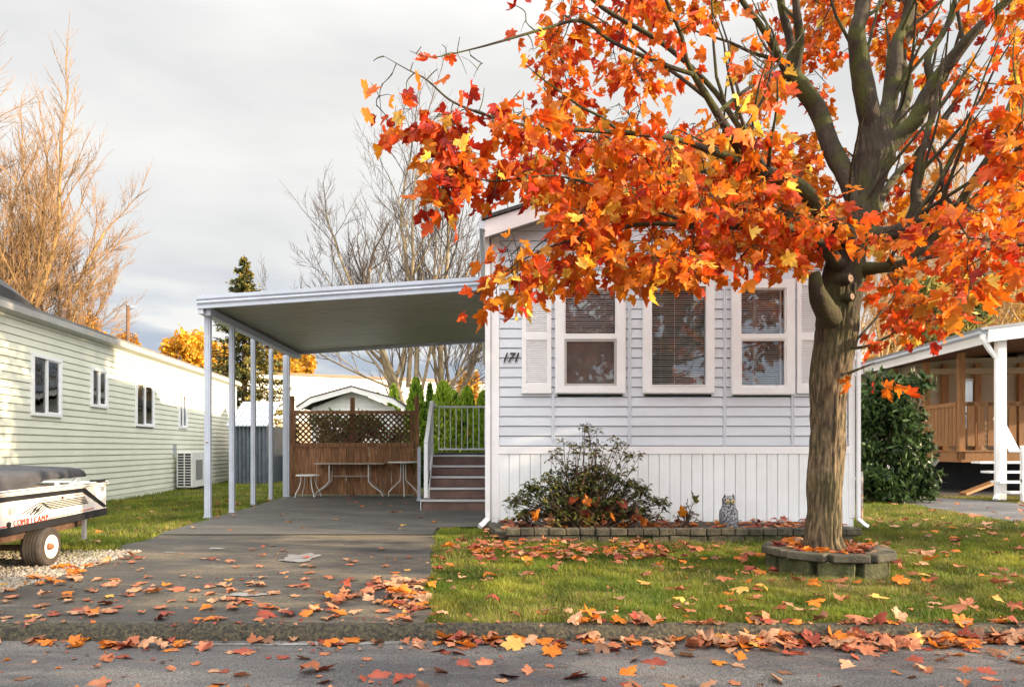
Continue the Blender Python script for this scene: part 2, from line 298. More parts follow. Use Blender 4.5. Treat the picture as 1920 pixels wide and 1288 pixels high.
# curb, rounded and pebbled, the whole length of the street
mb = MB(); vs=[]; fs=[]
prof = [(3.90,-.02),(3.88,.008),(3.85,.018),(3.81,.012),(3.785,-.015),(3.765,-.045),(3.755,-.075)]
nx = 700
for i in range(nx+1):
    x = -12+26*i/nx
    dx = .012*noise.noise(Vector((x*2,0,5)))
    for j,(y,z) in enumerate(prof):
        q = .008*noise.noise(Vector((x*22,j*1.7,2)))
        vs.append((x, y+dx+q, z+q*.8))
for i in range(nx):
    for j in range(len(prof)-1): a=i*len(prof)+j; fs.append((a,a+len(prof),a+len(prof)+1,a+1))
mb.add(vs,fs).obj('curb', curb_m, smooth=True, kind='structure')
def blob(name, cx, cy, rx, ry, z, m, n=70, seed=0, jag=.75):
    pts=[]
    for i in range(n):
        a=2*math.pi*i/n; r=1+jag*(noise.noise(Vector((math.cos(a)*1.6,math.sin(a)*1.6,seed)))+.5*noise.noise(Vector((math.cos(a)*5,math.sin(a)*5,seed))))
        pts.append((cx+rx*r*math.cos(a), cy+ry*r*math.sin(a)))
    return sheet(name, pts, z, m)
g0=G(565,1046); blob('painted_glare', g0.x, g0.y, .16, .20, .0125, glare_m, seed=3)  # pale patches painted where wet ground reflects the sky
blob('painted_glare', -.86, 3.70, .52, .022, -.057, glare_m, seed=6, jag=.8)
blob('painted_glare', -1.55, 3.69, .25, .015, -.057, glare_m, seed=9, jag=.8)
g0=G(460,1117); blob('painted_glare', g0.x, g0.y, .14, .05, .0125, glare_m, seed=5)
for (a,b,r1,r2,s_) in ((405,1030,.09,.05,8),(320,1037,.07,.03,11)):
    g0=G(a,b); blob('painted_glare', g0.x, g0.y, r1, r2, .0125, glare_m, seed=s_)
# path in front of the neighbour's porch
pa=[G(1622,934),G(1700,945),G(1800,962),G(1920,981),G(2300,1040),G(2300,975),G(1920,944),G(1840,938),G(1740,932),G(1650,928)]
sheet('path', [(p.x,p.y) for p in pa], .002, path_m)
sheet('bare_soil', [(6.6,13.0),(9,12.9),(16,11.5),(18,14),(18,22),(6.6,22)], -.006, M('dark_soil',(.05,.038,.025),.95,.3,8,bump=.6))
# gravel strip beside the driveway
gb=[(-3.35,4.55),(-3.38,6.0),(-4.2,6.7),(-7,6.7),(-7,4.2)]
sheet('gravel_bed', gb, -.005, gravel_m)
V=[];T=[]
base=[(1,0,0),(-1,0,0),(0,1,0),(0,-1,0),(0,0,1),(0,0,-1)]; oct_f=[(0,2,4),(2,1,4),(1,3,4),(3,0,4),(2,0,5),(1,2,5),(3,1,5),(0,3,5)]
k=0
while k<7000:
    y=random.uniform(4.6,6.6); x=-3.32-abs(random.gauss(0,.9))-.0
    if x<-6 : continue
    s=random.uniform(.010,.022); E=Euler((random.random()*6,random.random()*6,random.random()*6)).to_matrix(); z=random.uniform(0,.012)
    for b_ in base: V.append(Vector((x,y,z))+E@Vector((b_[0]*s*1.3,b_[1]*s,b_[2]*s*.8)))
    T += [(a+k*6,b+k*6,c+k*6) for a,b,c in oct_f]; k+=1
place('gravel', fast('gravel', [v[:] for v in V], T, gravel_m), kind='stuff')

# ------------------------------------------------------------------ grass
straw_m = M('straw_blade', (.20,.15,.055), .6, .2, 4, col2=(.30,.24,.10), trans=.3, attr=True, spec=.3)
grass_m = M('grass_blade', (.085,.135,.012), .55, .3, 1.6, col2=(.22,.225,.030), trans=.35, attr=True, spec=.3)
def in_lawn(x, y):
    if y < 3.86: return False
    if x > -.72:
        a,b = drive_edge(min(y,7.8))
        if y < 8.5:
            if x < b: return False
            if (.12 < x < 4.02 and y > 7.25) or (.05 < x < 4.68 and y > 8.45): return False
            if y>7.8 and x < -.58: return False
            if (x-2.80)**2+(y-5.60)**2 < .36**2: return False
            return True
        if x > 4.66 and y < 14:
            return not (x > 4.9 and 9.3 < y < 13.7 and in_path(x,y))
        return False
    if y < 7.8: return x < drive_edge(y)[0]+.03 and (y > 6.15-(x+3.3)*.2 or random.random()<.25) and x>-7.1
    return x < slab_edge(y)[0]+.02 and x > -7.35-.086*(y-12)
poly_path=[(p.x,p.y) for p in pa]
def in_path(x,y,poly=poly_path):
    c=False; n=len(poly)
    for i in range(n):
        x1,y1=poly[i]; x2,y2=poly[(i+1)%n]
        if (y1>y)!=(y2>y) and x<(x2-x1)*(y-y1)/(y2-y1)+x1: c=not c
    return c
def grass(n, x0,x1,y0,y1, hh, ww):
    out=[]
    while len(out)<n:
        X=rng.uniform(x0,x1,4000); Y=rng.uniform(y0,y1,4000)
        for x,y in zip(X,Y):
            if x/y*F+910>1990 or x/y*F+910<-60: continue
            if in_lawn(x,y): out.append((x,y))
            if len(out)>=n: break
    A=np.array(out); n=len(A)
    h=hh*rng.uniform(.5,1.3,n); w=ww*rng.uniform(.7,1.3,n); a=rng.uniform(0,6.283,n); l=rng.uniform(.1,.9,n)*h; b=rng.uniform(0,6.283,n)
    ux,uy=np.cos(a),np.sin(a); z0=-.012
    tuft=np.array([noise.noise(Vector((x*5,y*5,0))) for x,y in A]); h=h*np.clip(1+.9*tuft,.35,1.9)
    Vv=np.zeros((n,5,3),np.float32)
    Vv[:,0]=np.c_[A[:,0]-ux*w,A[:,1]-uy*w,np.full(n,z0)]; Vv[:,1]=np.c_[A[:,0]+ux*w,A[:,1]+uy*w,np.full(n,z0)]
    mx_,my_=np.cos(b)*l*.35,np.sin(b)*l*.35
    Vv[:,2]=np.c_[A[:,0]+mx_+ux*w*.7,A[:,1]+my_+uy*w*.7,z0+h*.6]; Vv[:,3]=np.c_[A[:,0]+mx_-ux*w*.7,A[:,1]+my_-uy*w*.7,z0+h*.6]
    Vv[:,4]=np.c_[A[:,0]+np.cos(b)*l,A[:,1]+np.sin(b)*l,z0+h]
    idx=np.arange(n)[:,None]*5
    Tt=np.concatenate([idx+np.array([[0,1,2]]),idx+np.array([[0,2,3]]),idx+np.array([[3,2,4]])])
    pat=np.array([noise.noise(Vector((x*1.4,y*1.4,7))) for x,y in A])
    tint=np.repeat(np.clip(.5+.8*pat+.5*tuft+rng.normal(0,.22,n),0,1),5)
    dry=(rng.uniform(0,1,n) < np.clip(.10+.55*np.array([noise.noise(Vector((x*.9,y*.9,21))) for x,y in A])+.16*np.clip((A[:,0]-3.5)/3,0,1),.03,.7)).astype(int)
    return Vv.reshape(-1,3),Tt,tint,np.concatenate([dry,dry,dry])
parts=[grass(75000,-.7,4.8,3.86,5.2,.040,.0022), grass(90000,-.7,6.6,5.2,8.5,.040,.003), grass(45000,4.66,11,5.5,14,.045,.004), grass(50000,-9,-3.2,5.9,13,.045,.0038), grass(22000,-9.5,-3.6,12,21,.05,.006)]
off=0; Vs=[];Ts=[];Cs=[];Ds=[]
for v,t,c,d in parts: Vs.append(v);Ts.append(t+off);Cs.append(c);Ds.append(d);off+=len(v)
place('grass', fast('grass',np.concatenate(Vs),np.concatenate(Ts),[grass_m,straw_m],mi=np.concatenate(Ds),col=np.concatenate(Cs)), kind='stuff')
# ------------------------------------------------------------------ siding and windows
def cuts(x0, x1, holes):
    segs=[(x0,x1)]
    for a,b in holes:
        ns=[]
        for s,e in segs:
            if b<=s or a>=e: ns.append((s,e)); continue
            if a>s+.02: ns.append((s,a))
            if b<e-.02: ns.append((b,e))
        segs=ns
    return segs
def siding(root, x0s, z0, rows, h, wins, mat, y=0.0, rake=None, name='siding_board'):
    """boards between the x breaks; wins are (xa,xb,zb,zt) openings; y outward is -y"""
    for i in range(rows):
        za=z0+i*h; zc=za+h*.5
        holes=[(a+.02,b-.02) for a,b,zb,zt in wins if zb<zc<zt]
        for k in range(len(x0s)-1):
            for s,e in cuts(x0s[k],x0s[k+1],holes):
                if rake:
                    lo=rake(zc+.02); s2=max(s,lo[0]); e2=min(e,lo[1])
                    if e2-s2<.05: continue
                    s,e=s2,e2
                mb=MB(); j=random.uniform(-.0012,.0012)
                p=[(y,za+.006),(y-.020+j,za+.006),(y-.0215+j,za+.012),(y-.017,za+h*.5),(y-.010,za+h-.001),(y,za+h-.001)]
                mb.prism(p, s+.001, e-.001, 'x'); mb.obj(name, mat, root)
def blinds(root, x0, x1, z0, z1, y, pitch=.0275, tilt=35, m=None):
    mb=MB(); z=z0; c=math.cos(R(tilt))*.011; s_=math.sin(R(tilt))*.011
    while z<z1:
        w=.0012*math.sin(z*90); mb.add([(x0,y-c,z-s_+w),(x1,y-c,z-s_+w),(x1,y+c,z+s_+w),(x0,y+c,z+s_+w)],[(0,1,2,3)]); z+=pitch
    mb.box(x0,x1,y-.012,y+.012,z1-.02,z1+.01)
    for q in (.18,.82): mb.box(x0+(x1-x0)*q-.001,x0+(x1-x0)*q+.001,y-.013,y-.012,z0,z1)
    return mb.obj('blind', m or blind_m, root, kind='stuff')
def ring(mb, x0,x1,z0,z1, w, y0,y1, wb=None):
    wb=wb or w
    mb.box(x0,x1,y0,y1,z1-w,z1); mb.box(x0,x1,y0,y1,z0,z0+wb); mb.box(x0,x0+w,y0,y1,z0+wb,z1-w); mb.box(x1-w,x1,y0,y1,z0+wb,z1-w)
# ------------------------------------------------------------------ main house
HY=8.53; K=F/HY
def hx(px): return (px-910)/K-2.33
def hz_(py): return 1+(840-py)/K
house=thing('mobile_home','pale blue-grey mobile home with white skirting and three front windows beside the carport','house',(2.33,HY,0))
XL,XR=hx(918),hx(1601)
depth=13.0
ridge_x=hx(1258); ridge_z=hz_(336); eave_z=hz_(440)
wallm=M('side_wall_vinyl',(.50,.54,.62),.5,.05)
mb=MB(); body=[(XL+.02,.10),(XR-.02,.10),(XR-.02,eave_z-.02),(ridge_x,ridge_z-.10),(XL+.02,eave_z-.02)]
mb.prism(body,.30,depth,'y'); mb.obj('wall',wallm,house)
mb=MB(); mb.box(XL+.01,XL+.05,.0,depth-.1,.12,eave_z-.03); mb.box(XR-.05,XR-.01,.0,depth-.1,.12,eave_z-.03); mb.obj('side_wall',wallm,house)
wins=[(hx(1042),hx(1170),hz_(737),hz_(527)),(hx(1205),hx(1336),hz_(737),hz_(524)),(hx(1370),hx(1486),hz_(739),hz_(527))]
H=18.25/K; z0=hz_(836); rows=int((ridge_z-z0)/H)
def rake(z):
    t=(z-(eave_z+.06))/(ridge_z-eave_z-.08)
    if t<0: return (XL+.09,XR-.09)
    t=min(t,1); return (XL+.09+(ridge_x-XL)*t, XR-.09-(XR-ridge_x)*t)
brk=[hx(935),hx(1037),hx(1180),hx(1358),hx(1485),hx(1590)]
mb=MB(); mb.prism([(XL+.05,z0),(XR-.05,z0),(XR-.05,z0+.01),(XL+.05,z0+.01)],-.0,.02,'y'); mb.obj('starter_strip',siding_m,house)
siding(house,brk,z0,rows,H,wins,siding_m,rake=rake)
for px in (1037,1180,1358,1485):
    x=hx(px); mb=MB(); top=hz_(505) if px in(1180,1358) else hz_(738)
    mb.prism([(x-.022,-.021),(x-.018,-.030),(x-.006,-.030),(x-.004,-.024),(x+.004,-.024),(x+.006,-.030),(x+.018,-.030),(x+.022,-.021)],z0,top,'z'); mb.obj('trim_strip',siding_m,house)
mb=MB(); mb.bbox(XL+.02,hx(936),-.034,.05,.13,eave_z+.02,.004); mb.obj('corner_trim',white_m,house)
mb=MB(); mb.bbox(hx(1589),XR,-.034,.05,.13,eave_z+.02,.004); mb.obj('corner_trim',white_m,house)
# frieze belt above the windows
mb=MB(); mb.bbox(hx(936),hx(1589),-.034,-.0,hz_(503),hz_(497),.003); mb.obj('trim_strip',siding_m,house)
# skirting
px=935.0; i=0; zt=hz_(850)
mb=MB(); mb.bbox(hx(921),hx(1600),-.036,.02,hz_(851),hz_(837),.004); mb.obj('skirt_rail',white_m,house)
mb=MB(); mb.box(hx(921),hx(1600),-.006,.02,.0,hz_(845)); mb.obj('skirt_backing',white_m,house)
while px<1588:
    w=random.choice([19.5,20.5,20]); x0,x1=hx(px),min(hx(px+w),hx(1600)); mb=MB()
    mb.prism([(x0+.002,-.006),(x0+.006,-.026),(x0+.05,-.026),(x0+.053,-.023),(x0+.056,-.026),(x1-.006,-.026),(x1-.002,-.006)],.03,hz_(849),'z'); mb.obj('skirt_panel',skirt_m,house); px+=w
mb=MB(); mb.prism([(hx(921),-.006),(hx(921),-.03),(hx(934.5),-.03),(hx(934.5),-.006)],.03,hz_(850),'z'); mb.obj('skirt_panel',skirt_m,house)
# windows
def double_hung(k, blind):
    x0,x1,zb,zt=wins[k]; mb=MB(); ring(mb,x0,x1,zb,zt,.100,-.062,.02,.085); ring(mb,x0-.012,x1+.012,zb-.012,zt+.012,.02,-.048,-.03)
    w=mb.obj('window',white_m,house)
    gx0,gx1=x0+.1,x1-.1; gz0,gz1=zb+.085,zt-.1; mid=hz_(632)
    mb=MB(); ring(mb,gx0,gx1,mid-.02,gz1,.018,-.045,.0); mb.box(gx0-.01,gx1+.01,-.058,0,mid-.033,mid+.033); mb.obj('sash',frame_m,w)
    mb=MB(); ring(mb,gx0,gx1,gz0,mid-.033,.03 if k==0 else .022,-.050,-.004); 
    for q in (.25,.8): mb.box(gx0+(gx1-gx0)*q-.008,gx0+(gx1-gx0)*q+.008,-.056,-.05,gz0+.008,gz0+.02)
    mb.obj('sash',M('grey_sash',(.45,.44,.43),.4,.05) if k==0 else frame_m,w,label='grey lower sash' if k==0 else None)
    mb=MB(); mb.box(gx0+.018,gx1-.018,-.030,-.026,mid,gz1-.01); mb.obj('pane',glass_m,w)
    mb=MB(); mb.box(gx0+.022,gx1-.022,-.032,-.028,gz0+.02,mid-.04); mb.obj('pane',glass_m,w)
    if k==0:
        mb=MB(); mb.box(gx0+.03,gx1-.03,-.012,-.010,gz0+.03,mid-.05); mb.obj('insect_screen',screen_m,w)
        blinds(w,gx0+.02,gx1-.02,mid+.05,gz1-.02,.03,tilt=42)
        # pale wreath of small sprigs hung inside the glass
        mb=MB()
        for _ in range(170):
            a=random.uniform(0,6.283); r=.2+random.gauss(0,.014); c=Vector(((gx0+gx1)/2+r*math.cos(a)*1.02,-.006,mid+.25+r*math.sin(a)*.98)); d=Vector((random.gauss(0,1),0,random.gauss(0,1))).normalized()*.02
            mb.add([c-d*.3+Vector((0,.004,.004)),c+d,c+d*.3+Vector((.005,-.006,-.006))],[(0,1,2)])
        mb.obj('wreath',M('wreath_sprig',(.6,.58,.5),.4,.1),w)
    else:
        blinds(w,gx0+.02,gx1-.05,gz0+.04,gz1-.02,.03,tilt=50,m=M('teal_grey_blind',(.50,.57,.57),.5,.05))
        mb=MB(); mb.box(gx1-.055,gx1-.045,-.01,.04,gz0,gz1); mb.box(gx0+.2,gx0+.24,.05,.055,gz0,gz1); mb.obj('jamb',frame_m,w)
    mb=MB(); mb.box(gx0-.05,gx1+.05,.29,.295,gz0-.05,gz1+.05); mb.box(gx0-.05,gx0-.045,.0,.29,gz0-.05,gz1+.05); mb.box(gx1+.045,gx1+.05,.0,.29,gz0-.05,gz1+.05); mb.box(gx0-.05,gx1+.05,.0,.29,gz1+.04,gz1+.05); mb.box(gx0-.05,gx1+.05,.0,.29,gz0-.05,gz0-.04); mb.obj('interior',dark_m,w)
double_hung(0,True)
x0,x1,zb,zt=wins[1]; mb=MB(); ring(mb,x0,x1,zb,zt,.098,-.062,.02,.095); ring(mb,x0-.012,x1+.012,zb-.012,zt+.012,.02,-.048,-.03); ring(mb,x0+.085,x1-.085,zb+.085,zt-.085,.016,-.068,-.03); w=mb.obj('window',white_m,house)
gx0,gx1,gz0,gz1=x0+.1,x1-.1,zb+.1,zt-.1
mb=MB(); mb.box(gx0-.004,gx1+.004,-.030,-.026,gz0-.004,gz1+.004); mb.obj('pane',glass_m,w)
blinds(w,gx0+.005,gx1-.005,gz0,gz1-.01,.012,tilt=38,m=M('mint_blind',(.78,.84,.80),.5,.04))
mb=MB(); mb.tube([((gx0+gx1)/2-.04,-.005,gz0+.01),((gx0+gx1)/2-.04,-.005,gz1)],.003,6); mb.obj('blind_cord',frame_m,w)
mb=MB(); mb.box(gx0-.05,gx1+.05,.29,.295,gz0-.05,gz1+.05); mb.box(gx0-.05,gx0-.045,.0,.29,gz0-.05,gz1+.05); mb.box(gx1+.045,gx1+.05,.0,.29,gz0-.05,gz1+.05); mb.box(gx0-.05,gx1+.05,.0,.29,gz1+.04,gz1+.05); mb.box(gx0-.05,gx1+.05,.0,.29,gz0-.05,gz0-.04); mb.obj('interior',dark_m,w)
double_hung(2,True)
def shutter(pa_,pb_):
    x0,x1=hx(pa_),hx(pb_); zb,zt=hz_(738),hz_(527); mb=MB(); mid=hz_(632)
    for a,b,c,d in ((x0,x1,zt-.07,zt),(x0,x1,zb,zb+.12),(x0,x1,mid-.045,mid+.045)): mb.box(a,b,-.058,-.02,c,d)
    mb.box(x0,x0+.055,-.058,-.02,zb+.12,mid-.045); mb.box(x0,x0+.055,-.058,-.02,mid+.045,zt-.07); mb.box(x1-.055,x1,-.058,-.02,zb+.12,mid-.045); mb.box(x1-.055,x1,-.058,-.02,mid+.045,zt-.07)
    sh=mb.obj('shutter',white_m,house)
    for a,b in ((zb+.12,mid-.045),(mid+.045,zt-.07)):
        z=a+.012
        while z<b-.008:
            mb=MB(); mb.add([(x0+.055,-.052,z-.010),(x1-.055,-.052,z-.010),(x1-.055,-.034,z+.012),(x0+.055,-.034,z+.012),(x0+.055,-.046,z-.013),(x1-.055,-.046,z-.013)],[(0,1,2,3),(0,4,5,1),(4,3,2,5)]); mb.obj('louvre',white_m,sh); z+=.0235
    mb=MB(); mb.box(x0+.055,x1-.055,-.026,-.02,zb,zt-.02); mb.obj('backing',M('recess_shade',(.30,.29,.30),.7,.05),sh)  # darker grey paints the shade between the louvres
shutter(978,1033); shutter(1491,1546)
# roof, fascia, soffit
ov=.35
def slope_z(x,z): return z
for sgn,xe in ((-1,XL-.06),(1,XR+.06)):
    ez=ridge_z-.02-(abs(ridge_x-xe))*((ridge_z-eave_z)/(ridge_x-XL))
    mb=MB(); t=.05
    mb.prism([(ridge_x,ridge_z+.16),(xe+sgn*.04,ez+.14),(xe+sgn*.04,ez+.10),(ridge_x,ridge_z+.12)],-ov-.03,depth+.2,'y'); mb.obj('roof',shingle_m,house)
    mb=MB(); mb.prism([(ridge_x,ridge_z+.12),(xe,ez+.10),(xe,ez-.10),(ridge_x,ridge_z-.08)],-ov,-ov+.035,'y'); mb.obj('fascia',fascia_m,house)
    mb=MB(); mb.prism([(ridge_x,ridge_z-.02),(xe,ez-.03),(xe,ez-.045),(ridge_x,ridge_z-.035)],-ov+.035,.05,'y'); mb.obj('soffit',soffit_m,house)
    mb=MB(); mb.box(min(xe,xe-sgn*.02),max(xe,xe-sgn*.02),-ov+.035,depth,ez-.10,ez+.10); mb.obj('eave_board',fascia_m,house)
    mb=MB(); mb.prism([(xe,ez+.09),(xe+sgn*.07,ez+.09),(xe+sgn*.06,ez-.0),(xe,ez-.01)],-ov-.01,depth,'y'); mb.obj('gutter',alu_m,house)
def downspout(pts, name='downspout', parent=None, m=None, w=.05):
    mb=MB(); mb.tube(pts,w,4,flat=.8); return mb.obj(name,m or white_m,parent)
x=XL-.02
downspout([(x-.03,-.20,eave_z-.02),(x-.02,-.16,eave_z-.12),(x+.0,-.05,eave_z-.28),(x+.0,-.04,.22),(x+.0,-.05,.12),(x-.07,-.10,.05),(x-.10,-.13,.03)],parent=house)
x=XR+.03
downspout([(x,-.05,eave_z-.1),(x,-.05,.18),(x+.0,-.05,.12),(x+.06,-.09,.05),(x+.09,-.11,.03)],parent=house,w=.035)
for i,chx in enumerate('171'):
    cu=bpy.data.curves.new('digit','FONT'); cu.body=chx; cu.size=.165; cu.extrude=.006; cu.shear=.35; cu.offset=.0012
    t_=bpy.data.objects.new('tmp',cu); me=bpy.data.meshes.new_from_object(t_); me.materials.append(M('black_iron',(.015,.015,.017),.5,.1))
    place('house_number',me,house,loc=(hx(939+i*10.5),-.034,hz_(679)),rot=(R(90),0,0))

# ------------------------------------------------------------------ carport
cp=thing('carport','white metal carport with ribbed grey roof and five slim posts','carport',(-1.9,11.8,0))
def cl(v): return Vector(v)-Vector((-1.9,11.8,0))
zl=lambda y: 3.00; 
XA,XB=-3.98,.05; YA,YB=9.5,14.25
ZA=2.99; ZB=3.26
def rz_(x): return ZA+(ZB-ZA)*(x-XA)/(XB-XA)
npan=16
for i in range(npan):
    ya=YA+.06+(YB-YA-.1)*i/npan; yb=YA+.06+(YB-YA-.1)*(i+1)/npan; q=(yb-ya)
    pr=[(ya,0),(ya+.01,.05),(ya+.03,.05),(ya+.04,.004),(ya+q*.5-.012,.004),(ya+q*.5-.006,.016),(ya+q*.5+.006,.016),(ya+q*.5+.012,.004),(yb-.001,0)]
    n=len(pr); vs=[cl((XA,y,rz_(XA)+z)) for y,z in pr]+[cl((XB,y,rz_(XB)+z)) for y,z in pr]; vs+= [v+Vector((0,0,.002)) for v in vs]
    fs=[(k,k+1,k+1+n,k+n) for k in range(n-1)]+[(2*n+k,2*n+k+n,2*n+k+1+n,2*n+k+1) for k in range(n-1)]
    MB().add(vs,fs).obj('roof_panel',soffroof_m,cp)
def along(name,pr,m):   # profile (y,z) extruded along x following the slope
    n=len(pr); vs=[cl((XA-.02,y,rz_(XA)+z)) for y,z in pr]+[cl((XB,y,rz_(XB)+z)) for y,z in pr]
    MB().add(vs,[tuple(range(n)),tuple(range(n,2*n))]+[(k,(k+1)%n,(k+1)%n+n,k+n) for k in range(n)]).obj(name,m,cp)
along('fascia',[(YA,-.06),(YA-.02,-.055),(YA-.02,-.01),(YA-.045,.02),(YA-.03,.05),(YA-.05,.07),(YA-.05,.12),(YA,.13),(YA+.06,.10),(YA+.06,-.05)],alu_m)
along('fascia',[(YB,-.05),(YB-.04,-.05),(YB-.04,.1),(YB,.1)],alu_m)
mb=MB(); mb.box(XA-.02+1.9,XA+.05+1.9,YA-11.8,YB-11.8,ZA-.12,ZA+.13); mb.obj('gutter',alu_m,cp)
mb=MB(); mb.box(XA+.06+1.9,XA+.13+1.9,YA-11.8+.06,YB-11.8-.02,ZA-.13,ZA-.03); mb.obj('beam',alu_m,cp)
postm=[]
for i,(px,py,w) in enumerate(((390,972,.085),(435,962,.075),(475,948,.075),(508,938,.07),(537,932,.13))):
    g=G(px,py); x,y=g.x-(-1.9),g.y-11.8
    mb=MB(); h=w/2
    mb.box(x-h,x+h,y-.03,y+.03,.01,ZA-.10); mb.box(x-h*.45,x+h*.45,y-.038,y-.03,.01,ZA-.12)
    mb.box(x-h-.01,x+h+.01,y-.045,y+.045,.008,.03); mb.obj('post',alu_m,cp)
g=G(390,972); mb=MB(); mb.lathe([(.014,-.04),(.014,-.055),(.006,-.06)],(g.x+1.9,g.y-11.8,1+(840-828)/132*1.0),10,'y'); mb.obj('knob',M('brass_knob',(.5,.45,.4),.2,metal=.9),cp)

# ------------------------------------------------------------------ steps and landing
st=thing('entry_steps','brown timber steps with pale nosings and white railing under the carport','steps',(-.3,11.2,.01))
def sx(px,Y): return (px-910)/F*Y+.3
for k in range(5):
    Y=10.85+.25*k; z=.175*(k+1); xa=-1.02+.3+(0 if k==0 else .11); xb=.03+.3
    mb=MB(); mb.box(xa,xb,Y-11.2,Y-11.2+.03,z-.175 if k==0 else z-.172,z-.03); mb.obj('riser',step_m,st)
    mb=MB(); mb.box(xa,xb,Y-11.2-.015,Y+.25-11.2+.02,z-.03,z-.002); mb.obj('tread',step_m,st)
    mb=MB(); mb.box(xa-.005,xb,Y-11.2-.025,Y-11.2+.02,z-.034,z+.001); mb.obj('nosing',nose_m,st)
mb=MB(); 
for (a,b,t0,t1) in ((-.72-.01,-.72+.02,10.85,11.1),): mb.box(a,b,t0-11.2,t1-11.2,.0,.17)
mb.prism([(10.87-11.2+.24,.0),(12.1-11.2,.0),(12.1-11.2,.86),(11.85-11.2,.86),(11.12-11.2,.34)],-.625,-.61,'x'); mb.obj('stringer',white_m,st)
mb=MB(); mb.box(-.60,.33,12.1-11.2,14.2-11.2,.80,.90); mb.obj('landing',black_m,st)
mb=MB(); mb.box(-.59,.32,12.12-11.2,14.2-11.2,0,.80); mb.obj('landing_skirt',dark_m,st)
# back railing
zr0,zr1=.97,1.87; xa,xb=sx(822,14.2),sx(914,14.2); Yr=3.0
mb=MB(); mb.box(xa,xb,Yr-.02,Yr+.02,zr1-.04,zr1); mb.box(xa,xb,Yr-.015,Yr+.015,zr0-.02,zr0+.02); rl=mb.obj('railing',white_m,st)
for i in range(9):
    x=xa+(xb-xa)*(i+.1)/8.6; mb=MB(); mb.box(x-.008,x+.008,Yr-.008,Yr+.008,zr0+.02,zr1-.04); mb.obj('baluster',white_m,rl)
# sloping hand rail with solid white guard on the left side
mb=MB(); p0=(-.42,10.95-11.2,.55); p1=(-.34,11.9-11.2,1.80)
mb.bar((-.64,11.9-11.2,1.78),(-.74,3.0,1.85),.06,.06); mb.bar((-.67,11.15-11.2,1.06),(-.64,11.95-11.2,1.78),.06,.06)
mb.bar((-.67,11.15-11.2,.18),(-.67,11.15-11.2,1.06),.06,.06); mb.bar((-.64,11.95-11.2,.6),(-.64,11.95-11.2,1.78),.06,.06); hr=mb.obj('handrail',white_m,st)
for i in range(7):
    t=(i+.5)/7; y=-.05+.8*t; z=1.06+.72*t; mb=MB(); mb.box(-.675,-.645,y-.058,y+.045,z-.86,z-.02); mb.obj('baluster',white_m,hr)
# metal post left of the steps
g=G(786,940); mb=MB(); mb.box(g.x-.03,g.x+.03,g.y-.03,g.y+.03,.01,1.02); mb.box(g.x-.045,g.x+.045,g.y-.045,g.y+.045,.01,.05); tag(mb.obj('gate_post',alu_m),'short grey metal post standing left of the brown entry steps','post')

# ------------------------------------------------------------------ privacy fence
FY=14.2
fe=thing('privacy_fence','brown cedar privacy fence with lattice top closing the back of the carport','fence',((665-910)/F*FY,FY,0))
fx0=fe.location.x
def ffx(px): return (px-910)/F*FY-fx0
def ffz(py): return 1+(840-py)/F*FY
for px,w,top in ((546,8,742),(660,8,745),(781,8,742)):
    mb=MB(); mb.box(ffx(px-w/2),ffx(px+w/2),.0 if px!=660 else .03,.09,0,ffz(top)); mb.obj('post',cedar_m,fe)
n=16
for i in range(n):
    a=ffx(551)+(ffx(776)-ffx(551))*i/n; b=ffx(551)+(ffx(776)-ffx(551))*(i+1)/n; j=random.uniform(-.006,.004)
    mb=MB(); mb.box(a+.003,b-.003,-.02+j,.0+j,.04,ffz(838)); mb.obj('board',cedar_m,fe)
for a,b in ((838,830),(776,770)):
    mb=MB(); mb.box(ffx(549),ffx(777),-.045,.02,ffz(a),ffz(b)); mb.obj('rail',cedar_m,fe)
for a,b in ((549,555),(769,776)):
    mb=MB(); mb.box(ffx(a),ffx(b),-.04,-.005,ffz(830),ffz(776)); mb.obj('rail',cedar_m,fe)
X0,X1,Z0,Z1=ffx(555),ffx(769),ffz(830),ffz(776); hh=Z1-Z0; sp=.118
for sgn in (1,-1):
    c=X0-hh if sgn==1 else X0
    c+=.04
    while c<(X1 if sgn==1 else X1+hh):
        # line x=c+sgn*(z-Z0)
        pts=[]
        za,zb=Z0,Z1
        if sgn==1: za=max(Z0,Z0+(X0-c)); zb=min(Z1,Z0+(X1-c))
        else: za=max(Z0,Z0+(c-X1)); zb=min(Z1,Z0+(c-X0))
        if zb-za>.03:
            y=-.022 if sgn==1 else -.014
            mb=MB(); pa_=Vector((c+sgn*(za-Z0),y,za)); pb_=Vector((c+sgn*(zb-Z0),y,zb)); dv=Vector((.7071,0,-.7071*sgn))*.017; yy=Vector((0,.004,0))
            mb.add([pa_-dv-yy,pa_+dv-yy,pa_+dv+yy,pa_-dv+yy,pb_-dv-yy,pb_+dv-yy,pb_+dv+yy,pb_-dv+yy],[(0,3,2,1),(4,5,6,7),(0,1,5,4),(1,2,6,5),(2,3,7,6),(3,0,4,7)])
            mb.obj('lattice_slat',lattice_m,fe)
        c+=sp
